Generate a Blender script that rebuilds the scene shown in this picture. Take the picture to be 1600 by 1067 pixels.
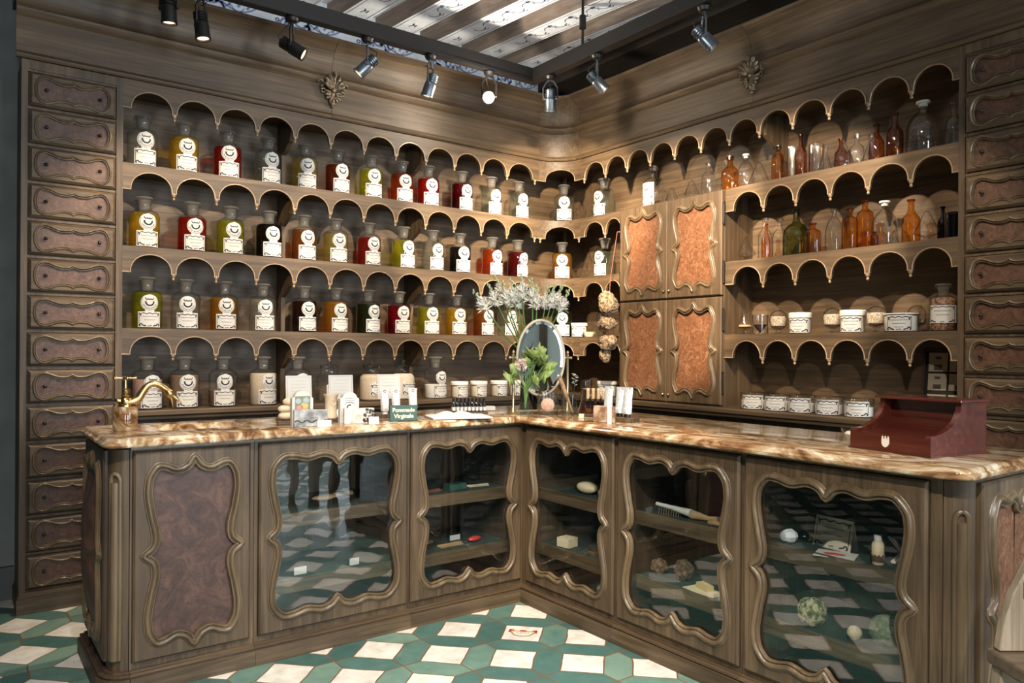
import bpy, bmesh, math, random
from math import sin, cos, pi, radians, sqrt, atan2
from mathutils import Vector, Matrix, noise
random.seed(7)
for o in list(bpy.data.objects):
    bpy.data.objects.remove(o)
SC = bpy.context.scene
COL = SC.collection

# ---------------------------------------------------------------- camera
cam = bpy.data.objects.new('camera', bpy.data.cameras.new('camera'))
COL.objects.link(cam)
SC.camera = cam
_yaw, _roll = radians(53.3995), radians(-0.3714)
_f = Vector((cos(_yaw), sin(_yaw), 0)); _r = _f.cross(Vector((0, 0, 1))); _d = _f.cross(_r)
_r2 = _r * cos(_roll) + _d * sin(_roll); _d2 = _d * cos(_roll) - _r * sin(_roll)
_m = Matrix((_r2, -_d2, -_f)).transposed().to_4x4()
_m.translation = Vector((0, 0, 1.235))
cam.matrix_world = _m
cam.data.sensor_width = 36
cam.data.lens = 1178.83 / 1600 * 36
cam.data.shift_y = 14.62 / 1600
cam.data.clip_start = 0.02

# ---------------------------------------------------------------- world, exposure, lights
W = bpy.data.worlds.new('world'); SC.world = W; W.use_nodes = True
W.node_tree.nodes['Background'].inputs[0].default_value = (0.75, 0.85, 1.0, 1)
W.node_tree.nodes['Background'].inputs[1].default_value = 0.6
SC.view_settings.view_transform = 'Standard'
SC.view_settings.look = 'None'
SC.view_settings.exposure = 0.9
SC.view_settings.gamma = 1.0
SC.view_settings.use_curve_mapping = False
SC.cycles.use_denoising = True
SC.cycles.max_bounces = 10
SC.cycles.diffuse_bounces = 4
SC.cycles.glossy_bounces = 4
SC.cycles.transmission_bounces = 6
SC.cycles.transparent_max_bounces = 40
SC.cycles.caustics_reflective = False
SC.cycles.caustics_refractive = False
SC.cycles.sample_clamp_indirect = 4

def area(name, loc, target, sx, sy, energy, color):
    d = bpy.data.lights.new(name, 'AREA'); d.shape = 'RECTANGLE'; d.size = sx; d.size_y = sy
    d.energy = energy; d.color = color
    o = bpy.data.objects.new(name, d); COL.objects.link(o); o.location = loc
    o.rotation_euler = (Vector(target) - Vector(loc)).to_track_quat('-Z', 'Y').to_euler()
    return o
def spot(loc, target, energy, deg=46, blend=0.45, color=(1.0, 0.80, 0.58), size=0.025):
    d = bpy.data.lights.new('track_and_fill_light', 'SPOT'); d.energy = energy; d.spot_size = radians(deg)
    d.spot_blend = blend; d.color = color; d.shadow_soft_size = size
    o = bpy.data.objects.new('track_and_fill_light', d); COL.objects.link(o); o.location = loc
    o.rotation_euler = (Vector(target) - Vector(loc)).to_track_quat('-Z', 'Y').to_euler()
    return o
# daylight through the two shop windows behind the camera
DAY = (0.80, 0.90, 1.0)
area('window_daylight', (2.95, -5.88, 1.6), (2.2, 2.0, 0.9), 1.25, 2.3, 110, DAY)
area('window_daylight', (-0.70, -5.88, 1.6), (0.9, 2.0, 1.2), 1.15, 2.3, 85, DAY)
area('window_daylight', (3.74, -1.60, 1.60), (2.55, 0.95, 0.70), 1.1, 1.9, 46, DAY)
# warm track lamps: the ones in view sit in their fixtures further down, these hang on the rest of the track behind the frame, bar the added floor fill
WARM = (1.0, 0.79, 0.56)
spot((0.30, 2.60, 2.76), (1.15, 4.3, 1.45), 90)
spot((1.50, 2.65, 2.76), (0.95, 4.3, 1.65), 80)
spot((1.60, 2.65, 2.76), (2.10, 4.3, 1.60), 130)
spot((2.55, 2.60, 2.76), (2.90, 4.3, 1.80), 190)
spot((2.40, 2.55, 2.76), (3.50, 4.2, 1.95), 330)
spot((2.00, 2.25, 2.76), (3.65, 3.20, 1.78), 330, 42, .35)
spot((2.00, 1.75, 2.76), (3.70, 2.40, 1.78), 200, 42, .35)
spot((2.00, 1.20, 2.76), (3.70, 2.00, 1.35), 60)
spot((1.50, 1.90, 2.76), (2.45, 3.10, 0.95), 75)
spot((1.00, 2.20, 2.76), (1.30, 3.20, 0.92), 45)
spot((1.70, 1.20, 2.76), (2.55, 1.90, 0.92), 40)
spot((0.98, 3.72, 2.68), (0.10, 3.70, 0.0), 60, 40)
spot((1.20, 1.40, 2.76), (1.90, 2.60, 0.0), 90, 50, color=(1, .92, .82))
spot((0.30, 0.90, 2.76), (1.20, 2.30, 0.0), 60, 60, color=(.95, .97, 1.0))
spot((-0.10, 0.70, 2.76), (1.45, 3.0, 0.40), 150, 50, .7, (1, .90, .76))
spot((0.20, -0.10, 2.76), (2.35, 1.70, 0.40), 210, 50, .7, (1, .92, .80))
spot((0.90, -1.00, 2.76), (1.30, -0.20, 0.0), 170, 84, .8, (.90, .95, 1.0), .06)  # added daylight-coloured fill, brightens the floor that the door glass reflects
# added upward fill standing in for daylight bounced onto the painted ceiling
spot((1.60, 2.10, 2.45), (2.10, 2.90, 3.37), 36, 150, .9, (.92, .96, 1.0), .08)
# added point light imitating the lamp's glare on the cornice and corner
d = bpy.data.lights.new('added_glare_light', 'POINT'); d.energy = 14; d.color = (1, .90, .74); d.shadow_soft_size = .03
o = bpy.data.objects.new('added_glare_light', d); COL.objects.link(o); o.location = (2.56, 3.66, 2.735)

# ---------------------------------------------------------------- helpers
class B:
    """collects shapes; build() links them as one mesh object"""
    def __init__(s): s.v = []; s.f = []; s.m = []
    def add(s, vs, fs, mi=0):
        o = len(s.v); s.v += [tuple(p) for p in vs]
        for f in fs: s.f.append([i + o for i in f]); s.m.append(mi)
    def box(s, x0, x1, y0, y1, z0, z1, mi=0):
        vs = [(x, y, z) for z in (z0, z1) for y in (y0, y1) for x in (x0, x1)]
        s.add(vs, [(0, 2, 3, 1), (4, 5, 7, 6), (0, 1, 5, 4), (2, 6, 7, 3), (0, 4, 6, 2), (1, 3, 7, 5)], mi)
    def obox(s, c, sx, sy, sz, rot=0, tilt=0, mi=0):
        """box standing on c, turned by rot about z, leaning back by tilt"""
        M = Matrix.Translation(c) @ Matrix.Rotation(rot, 4, 'Z') @ Matrix.Rotation(tilt, 4, 'X')
        vs = [M @ Vector((x, y, z)) for z in (0, sz) for y in (-sy / 2, sy / 2) for x in (-sx / 2, sx / 2)]
        s.add(vs, [(0, 2, 3, 1), (4, 5, 7, 6), (0, 1, 5, 4), (2, 6, 7, 3), (0, 4, 6, 2), (1, 3, 7, 5)], mi)
    def lathe(s, prof, seg=24, c=(0, 0, 0), mi=0, M=None, sq=0):
        n = len(prof); vs = []
        for r, z in prof:
            for k in range(seg):
                a = 2 * pi * k / seg
                q = 1.0
                if sq: q = 1.0 / max(abs(cos(a)), abs(sin(a))) ** sq
                p = Vector((r * q * cos(a), r * q * sin(a), z))
                if M: p = M @ p
                vs.append((p[0] + c[0], p[1] + c[1], p[2] + c[2]))
        fs = []
        for i in range(n - 1):
            for k in range(seg):
                k2 = (k + 1) % seg
                fs.append((i * seg + k, i * seg + k2, (i + 1) * seg + k2, (i + 1) * seg + k))
        if prof[0][0] > 1e-5: fs.append(tuple(range(seg - 1, -1, -1)))
        if prof[-1][0] > 1e-5: fs.append(tuple((n - 1) * seg + k for k in range(seg)))
        s.add(vs, fs, mi)
    def tube(s, pts, r, seg=8, mi=0, closed=False, r1=None):
        pts = [Vector(p) for p in pts]; n = len(pts); vs = []; up = None
        for i, p in enumerate(pts):
            if closed: t = pts[(i + 1) % n] - pts[i - 1]
            else: t = pts[min(i + 1, n - 1)] - pts[max(i - 1, 0)]
            t = t.normalized() if t.length > 1e-9 else Vector((0, 0, 1))
            if up is None:
                up = Vector((0, 0, 1)) if abs(t.z) < .9 else Vector((1, 0, 0))
            a = (up - t * up.dot(t))
            a = a.normalized() if a.length > 1e-6 else t.orthogonal().normalized()
            up = a; b = t.cross(a)
            rr = r if r1 is None else (r + (r1 - r) * i / max(1, n - 1))
            if isinstance(r, (list, tuple)): rr = r[i]
            for k in range(seg):
                an = 2 * pi * k / seg
                vs.append(p + (a * cos(an) + b * sin(an)) * rr)
        fs = []
        for i in range(n if closed else n - 1):
            j = (i + 1) % n
            for k in range(seg):
                k2 = (k + 1) % seg
                fs.append((i * seg + k, i * seg + k2, j * seg + k2, j * seg + k))
        if not closed:
            fs.append(tuple(range(seg - 1, -1, -1))); fs.append(tuple((n - 1) * seg + k for k in range(seg)))
        s.add(vs, fs, mi)
    def ribbon(s, pts, w, mp, mi=0):
        """flat stroke along 2-D points, mp(u, v) gives the 3-D point"""
        n = len(pts); vs = []
        for i in range(n):
            a = pts[max(0, i - 1)]; b = pts[min(n - 1, i + 1)]
            tx, ty = b[0] - a[0], b[1] - a[1]; l = sqrt(tx * tx + ty * ty) or 1
            nx, ny = -ty / l * w / 2, tx / l * w / 2
            vs.append(mp(pts[i][0] + nx, pts[i][1] + ny)); vs.append(mp(pts[i][0] - nx, pts[i][1] - ny))
        s.add(vs, [(2 * i, 2 * i + 1, 2 * i + 3, 2 * i + 2) for i in range(n - 1)], mi)
    def ball(s, c, r, seg=12, rings=8, sc=(1, 1, 1), mi=0, M=None):
        vs = []
        for i in range(rings + 1):
            t = pi * i / rings
            for k in range(seg):
                a = 2 * pi * k / seg
                p = Vector((r * sc[0] * sin(t) * cos(a), r * sc[1] * sin(t) * sin(a), r * sc[2] * cos(t)))
                if M: p = M @ p
                vs.append((p[0] + c[0], p[1] + c[1], p[2] + c[2]))
        fs = [(i * seg + k, (i + 1) * seg + k, (i + 1) * seg + (k + 1) % seg, i * seg + (k + 1) % seg) for i in range(rings) for k in range(seg)]
        s.add(vs, fs, mi)
    def prism(s, poly, z0, z1, mi=0, mp=None):
        """2-D outline given thickness; mp(u, v, w)"""
        mp = mp or (lambda u, v, w: (u, v, w)); n = len(poly)
        vs = [mp(u, v, z0) for u, v in poly] + [mp(u, v, z1) for u, v in poly]
        fs = [tuple(range(n - 1, -1, -1)), tuple(range(n, 2 * n))]
        fs += [(i, (i + 1) % n, n + (i + 1) % n, n + i) for i in range(n)]
        s.add(vs, fs, mi)
    def build(s, name, mats, parent=None, label=None, smooth=40, bevel=0, normals=True):
        me = bpy.data.meshes.new(name)
        off = Vector(ORG.get(parent.name, (0, 0, 0))) if parent else Vector((0, 0, 0))
        me.from_pydata([(p[0] - off[0], p[1] - off[1], p[2] - off[2]) for p in s.v], [], s.f)
        if not isinstance(mats, (list, tuple)): mats = [mats]
        for m in mats: me.materials.append(m)
        me.polygons.foreach_set('material_index', s.m)
        if normals:
            bm = bmesh.new(); bm.from_mesh(me); bmesh.ops.remove_doubles(bm, verts=bm.verts, dist=1e-6)
            bmesh.ops.recalc_face_normals(bm, faces=bm.faces); bm.to_mesh(me); bm.free()
        if smooth:
            me.polygons.foreach_set('use_smooth', [True] * len(me.polygons))
            me.set_sharp_from_angle(angle=radians(smooth))
        me.update()
        o = bpy.data.objects.new(name, me); COL.objects.link(o)
        if parent:
            o.parent = parent; ORG[o.name] = tuple(off)
        if label: o['label'] = label
        if bevel:
            b = o.modifiers.new('bevel', 'BEVEL'); b.width = bevel; b.segments = 2; b.limit_method = 'ANGLE'; b.angle_limit = radians(50)
        return o
ORG = {}
def thing(name, label, cat, loc=(0, 0, 0), rz=0, group=None, world=True):
    """an Empty at a thing's base; parts built in world coordinates when world, else in its own"""
    o = bpy.data.objects.new(name, None); COL.objects.link(o); o.empty_display_size = .05
    o.location = loc; o.rotation_euler = (0, 0, rz)
    o['label'] = label; o['category'] = cat
    if group: o['group'] = group
    ORG[o.name] = tuple(loc) if world else (0, 0, 0)
    return o
def tag(o, label, cat, group=None):
    o['label'] = label; o['category'] = cat
    if group: o['group'] = group
    return o
def struct(o): o['kind'] = 'structure'; return o
def copy_tree(o, parent=None):
    c = o.copy(); COL.objects.link(c)
    if parent: c.parent = parent
    for ch in list(o.children): copy_tree(ch, c)
    return c
ORD = 'first second third fourth fifth sixth seventh eighth ninth tenth eleventh twelfth thirteenth fourteenth fifteenth sixteenth'.split()

# ---------------------------------------------------------------- materials
def new_mat(name):
    m = bpy.data.materials.new(name); m.use_nodes = True; nt = m.node_tree
    for n in list(nt.nodes): nt.nodes.remove(n)
    out = nt.nodes.new('ShaderNodeOutputMaterial')
    return m, nt, out
def N(nt, t, **kw):
    n = nt.nodes.new('ShaderNode' + t)
    for k, v in kw.items():
        if k.startswith('i_'): n.inputs[k[2:].replace('_', ' ')].default_value = v
        else: setattr(n, k, v)
    return n
def ramp(nt, stops):
    r = nt.nodes.new('ShaderNodeValToRGB'); e = r.color_ramp.elements
    while len(e) < len(stops): e.new(.5)
    for i, (p, c) in enumerate(stops): e[i].position = p; e[i].color = (*c, 1)
    return r
def plain(name, col, rough=.5, metal=0, spec=.5, bump=0, bscale=40, emit=None):
    m, nt, out = new_mat(name); p = N(nt, 'BsdfPrincipled')
    p.inputs['Base Color'].default_value = (*col, 1); p.inputs['Roughness'].default_value = rough
    p.inputs['Metallic'].default_value = metal; p.inputs['Specular IOR Level'].default_value = spec
    if emit: p.inputs['Emission Color'].default_value = (*emit[0], 1); p.inputs['Emission Strength'].default_value = emit[1]
    if bump:
        tc = N(nt, 'TexCoord'); n = N(nt, 'TexNoise'); n.inputs['Scale'].default_value = bscale; n.inputs['Detail'].default_value = 5
        b = N(nt, 'Bump'); b.inputs['Strength'].default_value = bump; b.inputs['Distance'].default_value = .01
        nt.links.new(tc.outputs['Object'], n.inputs['Vector']); nt.links.new(n.outputs['Fac'], b.inputs['Height']); nt.links.new(b.outputs[0], p.inputs['Normal'])
    nt.links.new(p.outputs[0], out.inputs[0]); return m
def wood(name, dark, mid, light, axis='X', rough=.54, s=1.0, coat=.0):
    m, nt, out = new_mat(name); L = nt.links.new
    p = N(nt, 'BsdfPrincipled'); tc = N(nt, 'TexCoord'); mp = N(nt, 'Mapping')
    g = {'X': (1.1, 24, 24), 'Y': (24, 1.1, 24), 'Z': (24, 24, 1.1)}[axis]
    mp.inputs['Scale'].default_value = tuple(k * s for k in g)
    oi = N(nt, 'ObjectInfo'); mu = N(nt, 'Math', operation='MULTIPLY'); mu.inputs[1].default_value = 37.0
    L(oi.outputs['Random'], mu.inputs[0]); L(mu.outputs[0], mp.inputs['Location'])
    L(tc.outputs['Object'], mp.inputs['Vector'])
    n1 = N(nt, 'TexNoise'); n1.inputs['Scale'].default_value = 1.6; n1.inputs['Detail'].default_value = 7; n1.inputs['Roughness'].default_value = .62; n1.inputs['Distortion'].default_value = .8
    L(mp.outputs[0], n1.inputs['Vector'])
    r = ramp(nt, [(.22, dark), (.5, mid), (.82, light)]); L(n1.outputs['Fac'], r.inputs[0])
    n2 = N(nt, 'TexNoise'); n2.inputs['Scale'].default_value = 2.3; n2.inputs['Detail'].default_value = 4; L(tc.outputs['Object'], n2.inputs['Vector'])
    r2 = ramp(nt, [(.3, (.62, .60, .58)), (.7, (1.12, 1.10, 1.06))]); L(n2.outputs['Fac'], r2.inputs[0])
    mx = N(nt, 'Mix', data_type='RGBA', blend_type='MULTIPLY'); mx.inputs['Factor'].default_value = .9
    L(r.outputs[0], mx.inputs['A']); L(r2.outputs[0], mx.inputs['B']); L(mx.outputs['Result'], p.inputs['Base Color'])
    n3 = N(nt, 'TexNoise'); n3.inputs['Scale'].default_value = 9; n3.inputs['Detail'].default_value = 4; L(mp.outputs[0], n3.inputs['Vector'])
    b = N(nt, 'Bump'); b.inputs['Strength'].default_value = .22; b.inputs['Distance'].default_value = .004
    L(n3.outputs['Fac'], b.inputs['Height']); L(b.outputs[0], p.inputs['Normal'])
    p.inputs['Roughness'].default_value = rough; p.inputs['Coat Weight'].default_value = coat; p.inputs['Coat Roughness'].default_value = .15
    L(p.outputs[0], out.inputs[0]); return m
def burl(name, dark, mid, light, rough=.32, sc=14, coat=.25):
    m, nt, out = new_mat(name); L = nt.links.new
    p = N(nt, 'BsdfPrincipled'); tc = N(nt, 'TexCoord'); mp = N(nt, 'Mapping'); oi = N(nt, 'ObjectInfo')
    mu = N(nt, 'Math', operation='MULTIPLY'); mu.inputs[1].default_value = 53.0
    L(oi.outputs['Random'], mu.inputs[0]); L(mu.outputs[0], mp.inputs['Location']); L(tc.outputs['Object'], mp.inputs['Vector'])
    n1 = N(nt, 'TexNoise'); n1.inputs['Scale'].default_value = sc; n1.inputs['Detail'].default_value = 8; n1.inputs['Roughness'].default_value = .7; n1.inputs['Distortion'].default_value = 2.2
    v = N(nt, 'TexVoronoi'); v.inputs['Scale'].default_value = sc * 5
    L(mp.outputs[0], n1.inputs['Vector']); L(mp.outputs[0], v.inputs['Vector'])
    r = ramp(nt, [(.3, dark), (.5, mid), (.7, light)]); L(n1.outputs['Fac'], r.inputs[0])
    r2 = ramp(nt, [(.0, (.45, .38, .34)), (.35, (1, 1, 1))]); L(v.outputs['Distance'], r2.inputs[0])
    mx = N(nt, 'Mix', data_type='RGBA', blend_type='MULTIPLY'); mx.inputs['Factor'].default_value = .7
    L(r.outputs[0], mx.inputs['A']); L(r2.outputs[0], mx.inputs['B']); L(mx.outputs['Result'], p.inputs['Base Color'])
    p.inputs['Roughness'].default_value = rough; p.inputs['Coat Weight'].default_value = coat; p.inputs['Coat Roughness'].default_value = .2
    L(p.outputs[0], out.inputs[0]); return m
def glass(name, tint=(.98, .985, .98), edge=(.70, .72, .70), ior=1.48, wavy=0, rough=0.03):
    """thin clear glass: see-through with a mirror-like sheen that grows at grazing angles"""
    m, nt, out = new_mat(name); L = nt.links.new
    t = N(nt, 'BsdfTransparent'); g = N(nt, 'BsdfGlossy'); g.inputs['Roughness'].default_value = rough; g.inputs['Color'].default_value = (1, 1, 1, 1)
    lw = N(nt, 'LayerWeight'); lw.inputs['Blend'].default_value = .5
    pw = N(nt, 'Math', operation='POWER'); pw.inputs[1].default_value = 4.0; L(lw.outputs['Facing'], pw.inputs[0])
    r0 = ((ior - 1) / (ior + 1)) ** 2
    fr = N(nt, 'Math', operation='MULTIPLY_ADD'); fr.inputs[1].default_value = .8; fr.inputs[2].default_value = r0; L(pw.outputs[0], fr.inputs[0])
    r = ramp(nt, [(.35, tint), (.95, edge)]); L(lw.outputs['Facing'], r.inputs[0]); L(r.outputs[0], t.inputs['Color'])
    mx = N(nt, 'MixShader'); L(fr.outputs[0], mx.inputs[0]); L(t.outputs[0], mx.inputs[1]); L(g.outputs[0], mx.inputs[2])
    if wavy:
        tc = N(nt, 'TexCoord'); n = N(nt, 'TexNoise'); n.inputs['Scale'].default_value = 3.2; n.inputs['Detail'].default_value = 2.5
        b = N(nt, 'Bump'); b.inputs['Strength'].default_value = wavy; b.inputs['Distance'].default_value = .05
        L(tc.outputs['Object'], n.inputs['Vector']); L(n.outputs['Fac'], b.inputs['Height']); L(b.outputs[0], g.inputs['Normal'])
    L(mx.outputs[0], out.inputs[0]); return m
def liquid(name, tint, body, mixf=.35):
    m, nt, out = new_mat(name); L = nt.links.new
    t = N(nt, 'BsdfTransparent'); t.inputs['Color'].default_value = (*tint, 1)
    d = N(nt, 'BsdfDiffuse'); d.inputs['Color'].default_value = (*body, 1)
    tr = N(nt, 'BsdfTranslucent'); tr.inputs['Color'].default_value = (*body, 1)
    a = N(nt, 'MixShader'); a.inputs[0].default_value = .5; L(d.outputs[0], a.inputs[1]); L(tr.outputs[0], a.inputs[2])
    mx = N(nt, 'MixShader'); mx.inputs[0].default_value = mixf; L(t.outputs[0], mx.inputs[1]); L(a.outputs[0], mx.inputs[2])
    L(mx.outputs[0], out.inputs[0]); return m
def marble(name):
    m, nt, out = new_mat(name); L = nt.links.new
    p = N(nt, 'BsdfPrincipled'); tc = N(nt, 'TexCoord'); mp = N(nt, 'Mapping'); mp.inputs['Scale'].default_value = (3.2, 1.6, 3.2); mp.inputs['Rotation'].default_value = (0, 0, .5)
    L(tc.outputs['Object'], mp.inputs['Vector'])
    n1 = N(nt, 'TexNoise'); n1.inputs['Scale'].default_value = 2.2; n1.inputs['Detail'].default_value = 9; n1.inputs['Roughness'].default_value = .62; n1.inputs['Distortion'].default_value = 2.6
    L(mp.outputs[0], n1.inputs['Vector'])
    r = ramp(nt, [(.26, (.045, .02, .012)), (.38, (.15, .065, .025)), (.47, (.30, .175, .08)), (.545, (.45, .33, .20)), (.62, (.66, .57, .43)), (.74, (.30, .17, .075))])
    L(n1.outputs['Fac'], r.inputs[0]); L(r.outputs[0], p.inputs['Base Color'])
    p.inputs['Roughness'].default_value = .09; p.inputs['Specular IOR Level'].default_value = .6
    L(p.outputs[0], out.inputs[0]); return m
def noisy(name, c0, c1, scale=30, rough=.8, bump=.4, detail=5, lo=.35, hi=.65, metal=0):
    m, nt, out = new_mat(name); L = nt.links.new
    p = N(nt, 'BsdfPrincipled'); tc = N(nt, 'TexCoord'); n = N(nt, 'TexNoise'); n.inputs['Scale'].default_value = scale; n.inputs['Detail'].default_value = detail
    L(tc.outputs['Object'], n.inputs['Vector']); r = ramp(nt, [(lo, c0), (hi, c1)]); L(n.outputs['Fac'], r.inputs[0]); L(r.outputs[0], p.inputs['Base Color'])
    b = N(nt, 'Bump'); b.inputs['Strength'].default_value = bump; b.inputs['Distance'].default_value = .006; L(n.outputs['Fac'], b.inputs['Height']); L(b.outputs[0], p.inputs['Normal'])
    p.inputs['Roughness'].default_value = rough; p.inputs['Metallic'].default_value = metal
    L(p.outputs[0], out.inputs[0]); return m
def floor_mat():
    m, nt, out = new_mat('cement_tiles'); L = nt.links.new
    def M(op, a, b=None, c=None):
        n = N(nt, 'Math', operation=op)
        for i, x in enumerate((a, b, c)):
            if x is None: continue
            if isinstance(x, (int, float)): n.inputs[i].default_value = x
            else: L(x, n.inputs[i])
        return n.outputs[0]
    tc = N(nt, 'TexCoord'); mp = N(nt, 'Mapping', vector_type='TEXTURE')
    mp.inputs['Location'].default_value = (2.011, 2.618, 0); mp.inputs['Rotation'].default_value = (0, 0, pi / 4); mp.inputs['Scale'].default_value = (.278, .278, 1)
    L(tc.outputs['Object'], mp.inputs['Vector'])
    wn = N(nt, 'TexNoise'); wn.inputs['Scale'].default_value = 9; wn.inputs['Detail'].default_value = 2; L(tc.outputs['Object'], wn.inputs['Vector'])
    sx = N(nt, 'SeparateXYZ'); L(mp.outputs[0], sx.inputs[0])
    wob = M('MULTIPLY', M('SUBTRACT', wn.outputs['Fac'], .5), .05)
    u = M('ADD', sx.outputs[0], wob); v = M('SUBTRACT', sx.outputs[1], wob)
    uc = M('ADD', u, .5); vc = M('ADD', v, .5)
    a = M('ABSOLUTE', M('SUBTRACT', M('FRACT', uc), .5)); b = M('ABSOLUTE', M('SUBTRACT', M('FRACT', vc), .5))
    mxab = M('MAXIMUM', a, b); mnab = M('MINIMUM', a, b)
    white = M('LESS_THAN', mxab, .302)
    g1 = M('LESS_THAN', M('ABSOLUTE', M('SUBTRACT', mxab, .302)), .011)
    g2 = M('MULTIPLY', M('GREATER_THAN', mnab, .302), M('LESS_THAN', M('ABSOLUTE', M('SUBTRACT', a, b)), .017))
    grout = M('MAXIMUM', g1, g2)
    hor = M('GREATER_THAN', b, a)
    def pick(x, y): return M('ADD', M('MULTIPLY', x, hor), M('MULTIPLY', y, M('SUBTRACT', 1, hor)))
    fu, fv, fuc, fvc = M('FLOOR', u), M('FLOOR', v), M('FLOOR', uc), M('FLOOR', vc)
    idx = pick(fuc, M('ADD', fu, .5)); idy = pick(M('ADD', fv, .5), fvc)
    cmb = N(nt, 'CombineXYZ'); L(idx, cmb.inputs[0]); L(idy, cmb.inputs[1])
    wnz = N(nt, 'TexWhiteNoise', noise_dimensions='2D'); L(cmb.outputs[0], wnz.inputs['Vector'])
    n = N(nt, 'TexNoise'); n.inputs['Scale'].default_value = 14; n.inputs['Detail'].default_value = 6; n.inputs['Roughness'].default_value = .6; L(tc.outputs['Object'], n.inputs['Vector'])
    tot = M('ADD', M('MULTIPLY', wnz.outputs['Value'], .55), M('MULTIPLY', n.outputs['Fac'], .55))
    rg = ramp(nt, [(.15, (.034, .090, .082)), (.5, (.075, .160, .138)), (.8, (.17, .27, .21))]); L(tot, rg.inputs[0])
    rw = ramp(nt, [(.3, (.55, .50, .42)), (.6, (.78, .74, .66))]); L(n.outputs['Fac'], rw.inputs[0])
    m1 = N(nt, 'Mix', data_type='RGBA'); L(white, m1.inputs['Factor']); L(rg.outputs[0], m1.inputs['A']); L(rw.outputs[0], m1.inputs['B'])
    m2 = N(nt, 'Mix', data_type='RGBA'); L(grout, m2.inputs['Factor']); L(m1.outputs['Result'], m2.inputs['A']); m2.inputs['B'].default_value = (.17, .09, .045, 1)
    p = N(nt, 'BsdfPrincipled'); L(m2.outputs['Result'], p.inputs['Base Color'])
    p.inputs['Roughness'].default_value = .42
    h = M('SUBTRACT', M('MULTIPLY', n.outputs['Fac'], .25), grout); bp = N(nt, 'Bump'); bp.inputs['Strength'].default_value = .35; bp.inputs['Distance'].default_value = .004
    L(h, bp.inputs['Height']); L(bp.outputs[0], p.inputs['Normal'])
    L(p.outputs[0], out.inputs[0]); return m
# wood colours
WD, WM, WL = (.030, .018, .009), (.094, .060, .031), (.190, .127, .070)
wood_x = wood('walnut_grain_across', WD, WM, WL, 'X')
wood_y = wood('walnut_grain_along', WD, WM, WL, 'Y')
wood_z = wood('walnut_grain_upright', WD, WM, WL, 'Z')
wood_dark = wood('dark_walnut', (.022, .013, .008), (.055, .034, .02), (.10, .065, .04), 'Z', .55)
wood_mould = wood('polished_moulding', (.048, .031, .016), (.125, .085, .046), (.24, .172, .10), 'Z', .36, .6, .12)
bead_mat = plain('gilded_edge', (.29, .20, .115), .38, .15)
burl_red = burl('red_burl_veneer', (.070, .028, .013), (.155, .066, .031), (.28, .145, .08), sc=26)
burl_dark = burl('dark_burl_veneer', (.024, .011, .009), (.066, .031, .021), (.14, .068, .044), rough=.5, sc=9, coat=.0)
burl_drawer = burl('drawer_burl_veneer', (.036, .015, .008), (.090, .040, .022), (.165, .084, .048), rough=.5, sc=24, coat=.0)
marble_m = marble('honey_onyx')
mahogany = wood('mahogany', (.035, .006, .004), (.085, .017, .010), (.15, .035, .018), 'X', .22, 1, .5)
iron = plain('dark_metal', (.012, .010, .009), .45, .4)
knob_m = plain('black_knob', (.012, .010, .010), .3, .2)
brass = plain('brass', (.55, .38, .17), .24, 1.0)
gilt = noisy('old_gilding', (.07, .05, .03), (.30, .22, .13), 60, .4, .3, metal=.4)
steel = plain('brushed_steel', (.12, .135, .15), .34, .9)
glass_c = glass('clear_glass')
glass_thin = glass('small_clear_glass', (.95, .955, .95), (.40, .41, .40), 1.6)
glass_pane = glass('old_window_glass', (.95, .97, .96), (.8, .85, .84), 1.60, wavy=.016, rough=.003)
glass_wavy = glass('wavy_window_glass', (.95, .97, .96), (.8, .85, .84), 1.78, wavy=.05, rough=.003)
glass_amber = glass('amber_glass', (.90, .58, .20), (.50, .21, .05), 1.5)
glass_dark = glass('dark_amber_glass', (.70, .40, .17), (.18, .075, .025), 1.5)
glass_green = glass('green_glass', (.50, .56, .30), (.14, .18, .07), 1.5)
glass_black = glass('smoke_glass', (.10, .10, .09), (.02, .02, .02), 1.5)
glass_blue = glass('grey_blue_glass', (.30, .34, .36), (.08, .10, .12), 1.5)

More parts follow.
